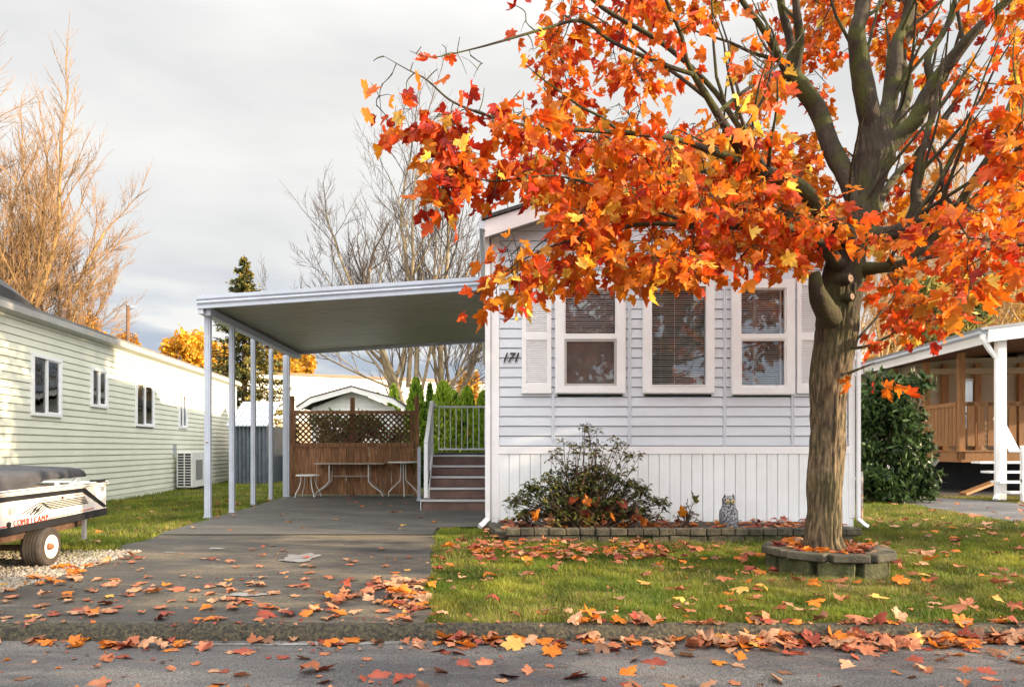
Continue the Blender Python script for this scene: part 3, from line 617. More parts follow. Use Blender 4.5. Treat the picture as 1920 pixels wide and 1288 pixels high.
# ------------------------------------------------------------------ tables
def tpt(px,py,Y): v=P(px,py,Y); return v
def small_table(cx,cy,top,r,legs,name,label,wob=.0):
    t=thing(name,label,'table',(cx,cy,.011)); mb=MB(); mb.lathe([(r*.97,top-.012),(r,top-.005),(r,top+.008),(r*.95,top+.016)],(0,0,0),32); mb.obj('tabletop',plastic_m,t)
    for path in legs:
        mb=MB(); mb.tube(path,.011,8); mb.obj('leg',plastic_m,t)
    return t
g=G(577,933); r=.30
def leg_s(a): c,s=math.cos(a),math.sin(a); return [(c*.16,s*.16,.43),(c*.15,s*.15,.34),(c*.19,s*.19,.20),(c*.27,s*.27,.07),(c*.28,s*.28,.012)]
small_table(g.x,g.y,.44,.24,[leg_s(a) for a in (.6,2.2,3.9,5.4)],'side_table','small round white side table left of the bench table by the fence')
g=G(756,932); 
def leg_b(a): c,s=math.cos(a),math.sin(a); return [(c*.05,s*.05,.69),(c*.05,s*.05,.42),(c*.06,s*.06,.33),(c*.2,s*.2,.20),(c*.29,s*.29,.10),(c*.30,s*.30,.012)]
bt=small_table(g.x,g.y,.70,.31,[leg_b(a) for a in (3.3,4.9,6.2)],'bistro_table','taller round white bistro table on splayed legs next to the steps')
g=G(655,932); t=thing('long_table','long narrow faded plastic table with curved legs against the brown fence','table',(g.x,g.y+.1,.011))
fad=M('faded_table',(.34,.28,.22),.4,.1)
mb=MB(); mb.bbox(-.70,.72,-.2,.2,.655,.685,.01); mb.obj('tabletop',fad,t)
mb=MB(); mb.bbox(-.34,.38,-.03,.03,.40,.425,.005); mb.obj('stretcher',fad,t)
for sgn in (-1,1):
    for y in (-.15,.15):
        x=sgn*.42; mb=MB(); mb.tube([(x*.95,y,.655),(x*.95,y,.42),(x*.95,y,.32),(x*1.15,y,.22),(x*1.55,y,.10),(x*1.65,y,.012)],.013,8); mb.obj('leg',plastic_m if y<0 else fad,t)
# ------------------------------------------------------------------ neighbour's cream home on the left
LR=R(90)+math.atan(.086)
lh=thing('mobile_home','cream clapboard mobile home with sliding windows behind the parked camping trailer','house',(-6.83,9.6,-.03),LR)
def wpx(px): c=(px-910)/F; return (-6.83-9.6*c)/(.996*c+.087)
def wy(px): return 9.6+.996*wpx(px)
def wz(px,py): return 1+(840-py)/F*wy(px)+.03
LE=wpx(441); EZ=3.0
lw=[]
for a,b,t,bt_ in ((57,110,664,776),(168,197,690,760),(252,285,716,797),(333,347,737,801),(300,301,0,0)):
    if t: lw.append((wpx(a),wpx(b),wz(a,bt_),wz(a,t)))
brk=[-3.2,wpx(24)*.0-.9,wpx(180),wpx(300)+.6,LE-.05]
siding(lh,brk,.12,26,.111,lw,cream_m)
mb=MB(); mb.box(-3.2,LE-.02,.06,4.2,.05,EZ-.02); mb.obj('wall',M('cream_core',(.5,.5,.4),.6),lh)
mb=MB(); mb.box(-3.2,LE,-.02,.05,.0,.12); mb.obj('base_trim',cream_m,lh)
mb=MB(); mb.bbox(LE-.08,LE,-.03,.06,.05,EZ,.004); mb.obj('corner_trim',M('pale_trim',(.72,.72,.66),.45),lh)
for x0,x1,zb,zt in lw:
    mb=MB(); ring(mb,x0-.02,x1+.02,zb-.02,zt+.02,.05,-.05,.03); w=mb.obj('window',frame_m,lh)
    m_=(x0+x1)/2
    mb=MB(); mb.box(m_-.02,m_+.02,-.04,.02,zb+.03,zt-.03); ring(mb,m_,x1-.03,zb+.03,zt-.03,.022,-.036,.0); mb.obj('sash',frame_m,w)
    mb=MB(); mb.box(x0+.02,m_-.01,-.012,-.008,zb+.02,zt-.02); mb.obj('pane',glass_l,w)
    mb=MB(); mb.box(m_+.0,x1-.02,-.020,-.016,zb+.02,zt-.02); mb.obj('pane',glass_l,w)
    mb=MB(); mb.box(x0,x1,.045,.055,zb,zt); mb.obj('interior',dark_m,w)
    mb=MB()
    for q in range(6):
        xx=m_+.03+(x1-m_-.08)*q/6; mb.box(xx,xx+(x1-m_)/9,.02,.03,zb+.03,zt-.03)
    mb.obj('curtain',M('grey_curtain',(.25,.27,.30),.8),w)
mb=MB(); mb.prism([(-.02,EZ-.06),(-.16,EZ-.02),(-.17,EZ+.07),(-.14,EZ+.07),(-.02,EZ+.11)],-3.3,LE+.1,'x'); mb.obj('gutter',M('neighbour_gutter',(.42,.42,.40),.4,.1,dirt=.2),lh)
mb=MB(); mb.prism([(-.10,EZ+.07),(-.12,EZ+.13),(2.1,EZ+.42),(4.3,EZ+.13),(4.3,EZ+.07)],-3.3,LE+.12,'x'); mb.obj('roof',M('grey_membrane',(.20,.20,.20),.7,.15),lh)
# things on the roof
mb=MB(); n=14; vs=[];fs=[]
xa,xb=wpx(-120),wpx(152)
for i in range(n+1):
    t_=i/n; x=xa+(xb-xa)*t_; top=.50*(1-max(0,(t_-.45)/.55)**2)+.06
    vs+=[(x,.45,EZ+.12),(x,.42,EZ+.12+top*.7),(x,.55,EZ+.12+top),(x,1.9,EZ+.2+top*1.05),(x,2.1,EZ+.2)]
for i in range(n):
    for j in range(4): a=i*5+j; fs.append((a,a+5,a+6,a+1))
fs+=[tuple(range(5)),tuple(range(n*5,n*5+5))]
mb.add(vs,fs); mb.obj('roof_cover',M('dark_tarp',(.05,.05,.052),.5,.2,4),lh,smooth=False)
mb=MB(); x=wpx(163); mb.tube([(x,.4,EZ+.1),(x,.4,EZ+.48)],.045,10); mb.tube([(x,.4,EZ+.44),(x,.4,EZ+.50)],.055,10); mb.obj('vent_pipe',M('rusty_pipe',(.12,.07,.05),.7,.3,10),lh)
mb=MB(); x=wpx(288); mb.tube([(x,.5,EZ+.1),(x,.5,EZ+.22)],.10,10); mb.tube([(x,.5,EZ+.22),(x,.5,EZ+.28)],.15,10); mb.obj('vent_cap',M('rusty_pipe',(0,0,0)),lh)
# air conditioner
def Lw(x,y,z): return Matrix.Rotation(LR,3,'Z')@Vector((x,y,z))+Vector((-6.83,9.6,-.03))
ax=wpx(322)
ac=thing('air_conditioner','white outdoor air conditioning unit standing against the cream wall','air conditioner',Lw(ax,-.30,.03),LR)
mb=MB(); mb.bbox(0,.92,-.16,.2,.06,.92,.012); mb.obj('casing',plastic_m,ac)
mb=MB(); mb.box(-.002,.004,-.13,.17,.10,.88); mb.obj('grille_recess',black_m,ac)
for i in range(13):
    z=.10+.78*i/12
    mb=MB(); mb.box(-.014,-.002,-.14,.18,z-.008,z+.008); mb.obj('grille_bar',plastic_m,ac)
mb=MB(); mb.box(-.016,-.002,.01,.03,.10,.88); mb.box(-.016,-.002,-.15,-.13,.09,.89); mb.box(-.016,-.002,.17,.19,.09,.89); mb.obj('grille_frame',plastic_m,ac)
mb=MB(); mb.box(.25,.72,-.172,-.158,.25,.72); mb.obj('fan_grille',M('grey_fan_grille',(.2,.2,.2),.6,.2,30),ac)
for x in (.1,.75): 
    mb=MB(); mb.box(x,x+.08,-.18,.22,.0,.06); mb.obj('foot',black_m,ac)
mb=MB(); mb.box(.0,.06,.22,.32,.85,1.08); mb.obj('pipe_cover',metal_m,ac)

# ------------------------------------------------------------------ camping trailer
TR=R(90)+math.atan(.087)
tr=thing('camping_trailer','white folded camping trailer with black bands and red lettering at the left edge','trailer',(-3.64,5.12,0),TR)
def tpx(px): c=(px-910)/F; return (-3.64-5.12*c)/(.996*c+.087)
X1=tpx(200); X0=-1.15; zb,zt=.335,.675
tw=M('trailer_white',(.74,.72,.68),.3,.04,4,dirt=.22); tb=M('trailer_black',(.02,.02,.022),.35,.2); tred=M('trailer_red',(.55,.05,.03),.4,.1)
mb=MB(); mb.bbox(X0,X1,0,1.35,zb,zt-.02,.015); mb.obj('body',tw,tr)
mb=MB(); mb.bbox(X0-.01,X1+.012,-.018,1.37,zt-.035,zt,.008); mb.obj('top_rail',tw,tr)
mb=MB(); mb.box(X0,X1+.004,-.020,-.012,zt-.012,zt-.006); mb.obj('trim_line',tb,tr)
mb=MB(); mb.box(X1+.006,X1+.02,.08,.22,zb+.10,zb+.17); mb.obj('tail_light',M('red_lens',(.35,.02,.015),.2),tr)
for q in (.35,1.0):
    mb=MB(); mb.box(tpx(100)-q*.6,tpx(100)-q*.6+.004,-.003,0,zb+.07,zt-.09); mb.obj('panel_seam',M('seam_grey',(.3,.29,.28),.6),tr)
y=-.004
def band(pts,m,yy=y,name='stripe'): mb=MB(); mb.prism(pts,yy,0.0,'y'); return mb.obj(name,m,tr)
xd=tpx(158); xe=X1-.03
band([(X0,zt-.045),(xd,zt-.045),(xd-.02,zt-.085),(X0,zt-.085)],tb,name='band')
band([(xd,zt-.045),(xe+.02,zb+.09),(xe-.03,zb+.075),(xd-.045,zt-.085+.003)],tb,-.0045,'band')
band([(X0,zb),(xe+.025,zb),(xe+.025,zb+.07),(X0,zb+.05)],tb,-.006,'band')
def line(xa,za,xb,zb_,w,m,yy=-.0035):
    band([(xa,za-w/2),(xb,zb_-w/2),(xb,zb_+w/2),(xa,za+w/2)],m,yy)
bx=tpx(22)
line(X0,zb+.068,tpx(20),zb+.068,.008,tred); line(tpx(90),zb+.068,tpx(175),zb+.09,.007,tred)
line(tpx(78),zb+.228,tpx(158),zb+.238,.006,tred)
for i in range(5):
    z=zb+.148+i*.015; xs=tpx(95-i*3)+.0; line(xs,z,tpx(165-i*1.5),z+.003,.009,tb)
    # swoosh parts running down to the left
    p=[(xs,z),(xs-.06,z+.022-.004*i),(xs-.12,z-.005),(xs-.20-.03*i,z-.030-.008*i)]
    for a_,b_ in zip(p[:-1],p[1:]): line(b_[0],b_[1],a_[0],a_[1],.008,tb,-.0032)
for i,sx_ in enumerate((-.22,-.16)):
    xs=tpx(95)+sx_; line(xs-.09,zb+.125,xs+.02,zb+.185,.014,tb,-.0030)
px_s=(tpx(90)-tpx(23))/9
for i,ch_ in enumerate('COMBICAMP'):
    cu=bpy.data.curves.new('t','FONT'); cu.body=ch_; cu.size=.068; cu.extrude=.002; cu.align_x='CENTER'
    t_=bpy.data.objects.new('tmp',cu); me=bpy.data.meshes.new_from_object(t_); me.materials.append(tred)
    place('letter',me,tr,loc=(tpx(23)+px_s*(i+.5),-.007,zb+.060),rot=(R(90),0,0))
mb=MB(); mb.box(tpx(10),tpx(20),-.012,0,zt-.21,zt-.11); s_=mb.obj('socket',plastic_m,tr)
mb=MB(); mb.box(tpx(12.5),tpx(17.5),-.018,-.012,zt-.185,zt-.135); mb.obj('socket_cap',M('grey_cap',(.3,.27,.24),.5),s_)
mb=MB(); mb.box(tpx(23),tpx(31),-.008,0,zt-.18,zt-.12); mb.obj('vent_plate',M('grey_plate',(.35,.35,.35),.5),tr)
mb=MB(); mb.lathe([(.022,-.012),(.022,0)],(tpx(15),0,zt-.26),16,'y'); mb.obj('inlet',tb,tr)
mb=MB(); mb.lathe([(.010,-.012),(.012,0)],(tpx(116),0,zt-.11),12,'y'); mb.obj('catch',tb,tr)
mb=MB(); mb.box(tpx(187),tpx(193),-.010,0,zt-.10,zt-.05); mb.obj('latch',metal_m,tr)
mb=MB(); mb.box(tpx(178),tpx(192),-.03,.05,zt-.002,zt+.018); mb.obj('corner_cap',tb,tr)
# grey canvas cover, sagging
mb=MB(); n=26; k_=7; vs=[];fs=[]
xa,xb=X0,tpx(163)
for i in range(n+1):
    t_=i/n; x=xa+(xb-xa)*t_
    top=zt+.135+.012*math.sin(t_*9)+.03*noise.noise(Vector((x*5,0,0))); lift=.0 if t_<.62 else .055*min(1,(t_-.62)/.12)
    sec=[(.02,zt+.002+lift+.012*noise.noise(Vector((x*9,1,0)))),(.012,zt+.05+lift*.5),(.03,top-.02),(.07,top),(.5,top+.02),(1.3,top),(1.34,zt)]
    for j,(yy,z) in enumerate(sec): vs.append((x+ (0 if i<n else .01*math.sin(j*3)),yy+.022*noise.noise(Vector((x*7,z*20,3))),z))
for i in range(n):
    for j in range(k_-1): a=i*k_+j; fs.append((a,a+k_,a+k_+1,a+1))
fs+=[tuple(range(k_)),tuple(range(n*k_,n*k_+k_))]
mb.add(vs,fs); mb.obj('canvas_cover',M('grey_canvas',(.05,.05,.058),.85,.2,6,bump=.4,bscale=30),tr,smooth=True)
mb=MB(); mb.prism([(tpx(134),zt),(tpx(152),zt),(tpx(150),zt+.05),(tpx(146),zt+.05)],.0,.03,'y'); mb.box(tpx(107),tpx(111),.0,.02,zt,zt+.04); mb.obj('bracket',plastic_m,tr)
# chassis, wheel, jack
mb=MB(); mb.box(X0,1.5,.12,.18,zb-.08,zb); mb.box(X0,1.5,1.15,1.21,zb-.08,zb); mb.box(X0,X0+.05,.12,1.2,zb-.08,zb); mb.obj('chassis',M('rusty_steel',(.10,.055,.035),.7,.3,12),tr)
wx=tpx(89); rr=.165
mb=MB(); pr=[(.085,0),(.150,0),(.160,.012),(.165,.03)]
q=.03
while q<.13: pr+=[(.165,q),(.165,q+.016),(.158,q+.018),(.158,q+.022)]; q+=.024
pr+=[(.165,.145),(.158,.160),(.150,.168),(.085,.168)]
mb.lathe(pr,(wx,-.03,rr+.005),40,'y',cap=False); wh=mb.obj('wheel',M('worn_tyre',(.045,.036,.030),.8,.25,8,dirt=.0,bump=.2),tr,smooth=False)
mb=MB(); mb.lathe([(.03,.026),(.05,.018),(.070,.022),(.080,.020),(.086,.004),(.092,-.003),(.097,-.004),(.100,.006),(.100,.03)],(wx,-.034,rr+.005),32,'y'); mb.obj('rim',M('white_rim',(.72,.70,.66),.35,.05,dirt=.3),wh,smooth=True)
mb=MB(); mb.lathe([(.0,-.02),(.022,-.018),(.028,.0),(.03,.03)],(wx,-.026,rr+.005),16,'y'); mb.obj('hub',M('rusty_hub',(.22,.09,.04),.7,.3,30),wh)
for i in range(4):
    a=R(45+90*i); mb=MB(); mb.lathe([(.006,-.006),(.006,.02)],(wx+.055*math.cos(a),-.022,rr+.005+.055*math.sin(a)),6,'y'); mb.obj('wheel_nut',metal_m,wh)
mb=MB(); mb.tube([(wx,.12,rr),(wx,1.25,rr)],.025,8); mb.prism([(wx-.09,zb-.02),(wx-.03,rr-.01),(wx+.03,rr-.01),(wx+.02,zb-.02)],.155,.18,'y'); mb.obj('axle',MATS['rusty_steel'],tr)
mb=MB(); mb.lathe([(.10,0),(.16,.012),(.165,.03),(.165,.14),(.155,.165),(.10,.168)],(wx,1.2,rr+.005),28,'y'); mb.obj('wheel',MATS['worn_tyre'],tr)
mb=MB(); mb.box(tpx(163),tpx(163)+.04,.02,.05,.14,zb+.01); mb.obj('corner_steady',metal_m,tr)
mb=MB(); mb.box(X0-1.0,X0,.64,.72,zb-.06,zb-.0); mb.tube([(X0-.8,.68,.01),(X0-.8,.68,zb-.05)],.025,8); mb.obj('drawbar',MATS['rusty_steel'],tr)

# ------------------------------------------------------------------ brick-shaped concrete blocks: bed border and tree ring
blk=M('mossy_block',(.040,.038,.025),.9,.3,9,col2=(.10,.088,.06),bump=.8,bscale=45,rand=.3)
moss=M('mossy_green_block',(.042,.046,.015),.95,.3,12,col2=(.10,.10,.04),bump=1.0,bscale=40,rand=.25)
def block(parent,c,l,w,h,rz,tilt=0,m=None,b=.008,name='block'):
    mb=MB(); mb.bbox(-l/2,l/2,-w/2,w/2,0,h,b)
    v=[]
    for p in mb.v: q=noise.noise(Vector(p)*9+Vector((c[0]*7,c[1]*7,c[2]*9)))*.010; v.append((p[0]+q,p[1]+q*.8,p[2]+q*.6))
    mb.v=v; return mb.obj(name,m or blk,parent,loc=c,rot=(tilt,random.uniform(-.015,.015),rz))
bd=thing('garden_border','low two-course border of mossy grey blocks along the front of the white skirting','garden border',(2.2,7.32,0))
xs=(937-910)/175; 
x=.22-2.2
while x<3.92-2.2:
    l=random.uniform(.145,.195); sag=-.012*math.sin((x+2)*1.1)
    block(bd,(x+l/2,random.uniform(-.008,.008),.072),l-.008,.13,.072,random.uniform(-.03,.03),m=blk); x+=l
x=.24-2.2
while x<3.85-2.2:
    l=random.uniform(.17,.215)
    block(bd,(x+l/2,.012+random.uniform(-.006,.006),-.03),l-.006,.11,.10,random.uniform(-.02,.02),m=random.choice([blk,moss,blk])); x+=l
for i in range(6):
    t_=i/5.5; block(bd,(.17-2.2-.10*t_,.10+t_*.85,.03),.17,.12,.075,R(96)+random.uniform(-.06,.06))
for i in range(5): block(bd,(3.95-2.2,.12+i*.2,.05),.18,.12,.085,R(90))
mb=MB(); mb.box(.15,3.93,7.34,8.52,-.02,.085); mb.obj('planting_bed',M('dark_soil',(0,0,0)),kind='structure')
TC=(2.80,5.60)
rg=thing('tree_ring','ring of large mossy stone blocks round the base of the orange maple','tree ring',(TC[0],TC[1],0))
nb=9; Rr=.385
for i in range(nb):
    a=2*math.pi*(i+.3)/nb; c,s_=math.cos(a),math.sin(a)
    block(rg,(Rr*.98*c,Rr*.98*s_,-.02),.262+random.uniform(-.01,.01),.14,.150,a+R(90)+random.uniform(-.05,.05),m=moss,b=.008)
nb=9
for i in range(nb):
    a=2*math.pi*(i+.62)/nb; c,s_=math.cos(a),math.sin(a)
    block(rg,((Rr-.0)*c,(Rr-.0)*s_,.126+random.uniform(0,.008)),.285+random.uniform(-.015,.012),.19,.062,a+R(90)+random.uniform(-.06,.06),tilt=random.uniform(-.05,.05),m=blk,b=.009)
mb=MB(); mb.lathe([(.34,-.02),(.34,.10),(.2,.13),(.0,.14)],(TC[0],TC[1],0),24); mb.obj('planting_soil',M('dark_soil',(0,0,0)),kind='structure')
sg=thing('plant_tag','small black garden tag with white marks at the foot of the maple','sign',(P(1550,1035,5.24).x,5.24,.10))
mb=MB(); mb.box(-.06,.06,-.004,.004,0,.09); mb.obj('plate',black_m,sg,rot=(R(-12),0,0))
mb=MB(); 
for q in (-.03,-.01,.01,.03): mb.bar((q-.008,-.007,.025),(q+.006,-.007,.065),.005)
mb.bar((-.035,-.007,.018),(.035,-.007,.018),.005); mb.obj('white_mark',frame_m,sg,rot=(R(-12),0,0),kind='stuff')

# ------------------------------------------------------------------ owl
ow=thing('owl_statue','grey speckled owl figure standing in the bed against the white skirting','owl statue',(P(1366,980,7.75).x,7.75,.085))
ow.scale=(1.12,)*3
owm=M('owl_feathers',(.03,.035,.045),.7,.2,60,col2=(.40,.42,.44),fac=(.42,.58),detail=2)
mb=MB(); mb.lathe([(.05,0),(.072,.03),(.088,.09),(.088,.15),(.078,.20),(.064,.235),(.062,.26),(.066,.285),(.062,.31),(.045,.33),(.015,.337)],(0,0,0),22,sx=1,sy=.85); mb.obj('body',owm,ow,smooth=True)
for s_ in (-1,1):
    mb=MB(); mb.lathe([(.018,0),(.012,.02),(.002,.042)],(s_*.042,-.01,.312),8); mb.obj('ear_tuft',M('owl_dark',(.05,.05,.05),.7),ow)
    mb=MB(); mb.lathe([(.022,0),(.020,-.008),(.008,-.011)],(s_*.026,-.050,.280),14,'y'); e=mb.obj('eye',M('owl_eye',(.55,.42,.18),.3),ow)
    mb=MB(); mb.lathe([(.009,0),(.006,-.004)],(s_*.026,-.060,.280),10,'y'); mb.obj('pupil',black_m,e)
    mb=MB(); mb.lathe([(.008,0),(.024,.03),(.030,.09),(.024,.15),(.006,.17)],(s_*.075,.0,.035),10,sx=.6,sy=1.5); mb.obj('wing',M('owl_wing',(.09,.10,.12),.7,.3,40,col2=(.25,.27,.3)),ow,smooth=True)
mb=MB(); mb.lathe([(.010,0),(.008,-.014),(.001,-.022)],(0,-.056,.265),8,'y'); mb.obj('beak',MATS['owl_dark'],ow)
mb=MB(); mb.lathe([(.05,-.01),(.045,.03),(.03,.06),(.0,.07)],(.03,-.06,.0),12); mb.obj('base_stone',M('slate_stone',(.09,.10,.12),.6),ow)

# ------------------------------------------------------------------ neighbour's porch home on the right
PR=R(90)-math.atan(.1156)
ph=thing('porch_house','beige home with a cedar deck, white gutter and dark wood porch ceiling','house',(9.5,13.0,0),PR)
PM=Matrix.Rotation(PR,3,'Z'); PI_=PM.transposed()
def loc(px,py,Y): return PI_@(P(px,py,Y)-Vector((9.5,13.0,0)))
GZ=3.17
# local x: away from camera, local y: to the left; so the porch interior is -y
bei=M('beige_siding',(.42,.32,.21),.6,.06,3,rand=.03)
mb=MB(); mb.prism([(.12,GZ-.0),(.12,GZ+.10),(-.02,GZ+.10),(-.02,GZ-.02)],-.1,9,'x'); mb.obj('gutter',alu_m,ph)
mb=MB(); mb.box(-.1,9,-.06,-.02,GZ-.18,GZ+.10); mb.obj('fascia',white_m,ph)
mb=MB(); mb.prism([(.15,GZ+.1),(-5,GZ+.75),(-8.8,GZ+.2),(-8.8,GZ+.1),(-5,GZ+.62),(.12,GZ+.05)],-.15,9,'x'); mb.obj('roof',M('grey_roof',(.3,.31,.33),.6,.1),ph)
mb=MB(); mb.prism([(.0,GZ-.17),(.0,GZ+.09),(-5,GZ+.66),(-5,GZ+.42)],-.14,-.08,'x'); mb.obj('fascia',white_m,ph)
for i in range(22):
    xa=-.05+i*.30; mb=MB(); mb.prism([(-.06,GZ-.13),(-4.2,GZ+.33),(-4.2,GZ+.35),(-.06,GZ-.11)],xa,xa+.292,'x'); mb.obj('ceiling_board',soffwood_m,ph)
pl=loc(1870,938,13.0); 
mb=MB(); mb.box(.02,.16,pl.y-.16,pl.y-.02,0,GZ-.10); mb.obj('porch_post',white_m,ph)
ly=pl.y+.04
downspout([(-.06,.06,GZ+.0),(-.06,.06,GZ-.10),(-.04,ly*.4,GZ-.32),(-.03,ly,GZ-.48),(-.03,ly,.25),(-.03,ly,.12),(-.12,ly+.08,.03)],parent=ph,w=.05)
# deck: corner post at px 1800
dk=loc(1799,845,15.0); dx,dy=dk.x,dk.y; DZ=.95
def dkx(px,Y): return loc(px,840,Y)
y_end=dy-6.2; x_end=dx+4.5
mb=MB(); mb.box(dx,dx+.05,y_end,dy,DZ-.26,DZ-.03); mb.box(dx,x_end,dy-.04,dy,DZ-.26,DZ-.03); mb.obj('rim_joist',deckwood_m,ph)
for i in range(14):
    mb=MB(); mb.box(dx-.02+i*.145,dx-.02+i*.145+.138,y_end,dy+.02,DZ-.03,DZ); mb.obj('deck_board',deckwood_m,ph)
mb=MB(); mb.box(dx-.0,dx+.11,dy-.12,dy,DZ-.2,GZ-.08); mb.obj('deck_post',deckwood_m,ph)
for q in (1.45,3.0): mb=MB(); mb.box(dx+q,dx+q+.11,dy-.12,dy,.0,GZ-.1); mb.obj('deck_post',deckwood_m,ph)
def rail_seg(a,b,w,gap,z0=DZ+.10,z1=2.0):
    a=Vector(a);b=Vector(b); L=(b-a).length; d=(b-a).normalized(); nrm=Vector((d.y,-d.x,0)); s=.04
    while s<L-w:
        p=a+d*s; q=a+d*(s+w); mb=MB(); mb.add([p,q,q+nrm*.025,p+nrm*.025]+[v+Vector((0,0,z1-z0)) for v in (p,q,q+nrm*.025,p+nrm*.025)],[(0,3,2,1),(4,5,6,7),(0,1,5,4),(1,2,6,5),(2,3,7,6),(3,0,4,7)]); o=mb.obj('deck_picket',deckwood_m,ph,loc=(0,0,z0)); s+=w+gap
    mb=MB(); mb.bar(a+Vector((0,0,z1-.03)),b+Vector((0,0,z1-.03)),.05,.09); mb.obj('rail',deckwood_m,ph)
rail_seg((dx+.12,dy-.01,0),(dx+3.0,dy-.01,0),.13,.02)
rail_seg((dx+.02,dy-.12,0),(dx+.02,y_end,0),.15,.06)
# wall of the home behind the deck
wx0=dx+2.4
for i in range(17):
    z=DZ+i*.13; mb=MB(); mb.prism([(wx0,z),(wx0-.02,z),(wx0-.005,z+.13),(wx0,z+.13)],-8.5,dy-.2,'y'); mb.v=[(a,b,c) for a,b,c in mb.v]; mb.obj('siding_board',bei,ph)
mb=MB(); mb.box(wx0-.3,wx0-.05,-8.5,dy,.02,DZ-.04); mb.obj('under_deck_shade',dark_m,ph)  # dark panel standing in for the deep shade below the deck
mb=MB(); mb.box(wx0,wx0+5,-8.5,dy-.2,DZ-.1,GZ+.1); mb.obj('wall',M('beige_core',(.4,.32,.22),.7),ph)
for px in (1772,1829,1905):
    v=loc(px,800,17.2); mb=MB(); mb.box(wx0-.12,wx0-.03,v.y-.07,v.y+.07,DZ,GZ-.05); mb.obj('wall_post',deckwood_m,ph)
mb=MB(); mb.box(wx0-.14,wx0-.02,-8.5,dy-.2,GZ-.32,GZ-.17); mb.obj('beam',bei,ph)
v=loc(1815,800,17.2); mb=MB(); ring(mb,v.y-.24,v.y+.24,DZ+.9,2.72,.05,-.0,.0) if 0 else mb.box(wx0-.05,wx0-.02,v.y-.24,v.y+.24,DZ+.55,2.75); w=mb.obj('door',white_m,ph)
mb=MB(); mb.box(wx0-.06,wx0-.05,v.y-.17,v.y+.17,DZ+.65,2.68); mb.obj('pane',glass_l,w)
mb=MB(); mb.box(dx+.3,dx+4,y_end,dy-.3,.0,.02); mb.obj('deck_shade_sheet',dark_m,ph)  # dark sheet painted over the shaded ground under the deck
# house beyond, white siding glimpsed between
wh2=thing('far_house','white sided house glimpsed between the laurel bush and the deck','house',(14.5,24,0))
for i in range(26):
    mb=MB(); z=i*.12; mb.prism([(0,z),(-.02,z),(-.004,z+.12),(0,z+.12)],-4.5,4.5,'x'); mb.obj('siding_board',M('far_white_siding',(.62,.68,.78),.5),wh2)
mb=MB(); mb.box(-4.5,4.5,.0,4,0,3.1); mb.obj('wall',MATS['far_white_siding'],wh2)
mb=MB(); mb.prism([(-.4,3.08),(2,3.9),(4.4,3.08)],-4.8,4.8,'x'); mb.obj('roof',shingle_m,wh2)
# cheek boards leaning under the deck
lb=M('grey_board',(.09,.09,.085),.8,.2,8)
a=P(1702,920,14.2);b=P(1752,862,14.2)
mb=MB(); mb.bar(a,b,.30,.04); tag(mb.obj('leaning_board',lb),'wide grey board leaning up against the cedar deck edge','board')
a=P(1805,926,14.0);b=P(1868,902,14.3)
mb=MB(); mb.bar(a,b,.16,.05); tag(mb.obj('leaning_plank',deckwood_m),'bare wooden plank lying under the deck near the white downspout','plank')
# white steps at the frame edge
ps=thing('porch_steps','white painted porch steps with open treads right of the downspout','steps',(P(1912,936,12.6).x,12.6,0))
for i in range(4): mb=MB(); mb.box(-.20,.9,-.05+i*.26,.20+i*.26,.16+.18*i,.20+.18*i); mb.obj('tread',white_m,ps)
mb=MB(); mb.box(-.02,.05,-.10,-.03,0,1.05); mb.obj('newel_post',white_m,ps)
mb=MB(); mb.bar((-.02,-.06,.4),(.9,-.06,.4),.04,.05); mb.bar((-.25,-.2,.93),(.5,1.2,1.6),.16,.03); mb.obj('handrail',white_m,ps)
for x in (.15,.28,.41): mb=MB(); mb.box(x,x+.03,-.075,-.045,.4,1.0); mb.obj('baluster',white_m,ps)
# rusty post + rail stub
rp=thing('rusty_post','thin rusty white metal post on the lawn behind the corner of the home','post',(P(1613,983,9.05).x,9.05,0))
mb=MB(); mb.tube([(0,0,-.02),(0,0,.69)],.033,10); mb.obj('pole',M('rusty_white',(.25,.12,.07),.7,.3,9,col2=(.45,.44,.42)),rp)
mb=MB(); mb.bar((-.30,0,.60),(0,0,.60),.03,.03); mb.obj('arm',plastic_m,rp)
# small stuff behind: metal shed, green fence, street lamp
sh=thing('metal_shed','dark corrugated metal shed with pale blue-grey roof behind the cream home','shed',((462-910)/F*19,19.0,0))
smt=M('shed_metal',(.10,.12,.15),.45,.15,4,metal=.3); srf=M('shed_roof_metal',(.42,.48,.58),.35,.1,metal=.2)
for i in range(9): mb=MB(); x=-.45+i*.11; mb.prism([(x,0),(x+.03,-.025),(x+.07,-.025),(x+.10,0),(x+.10,.02),(x,.02)],0,1.62,'z'); mb.obj('wall_panel',smt,sh)
mb=MB(); mb.box(-.45,.54,.03,2.5,0,1.62); mb.obj('wall',smt,sh)
for i in range(10): mb=MB(); x=-.52+i*.115; mb.prism([(-.12,1.60),(1.2,2.35),(1.2,2.37),(-.12,1.63)],x,x+.10,'x'); mb.obj('roof_panel',srf,sh)
gf=thing('green_fence','dark green board fence behind the carport posts','fence',((512-910)/F*21,21,0))
for i in range(8): mb=MB(); x=-.75+i*.2; mb.box(x,x+.19,0,.03,0,.80); mb.obj('board',M('dark_green_board',(.02,.05,.05),.7),gf)
mb=MB(); mb.box(-.75,.85,-.03,.0,.72,.80); mb.obj('rail',M('green_rail',(.05,.08,.08),.6),gf)
lx=P(240,650,34); sl_=thing('street_lamp','thin wooden street lamp pole rising between the golden trees on the left','street lamp',(lx.x,34,0))
top=P(240,573,34).z
mb=MB(); mb.tube([(0,0,0),(0,0,top)],.09,8); mb.obj('pole',M('pole_wood',(.16,.09,.05),.8),sl_)
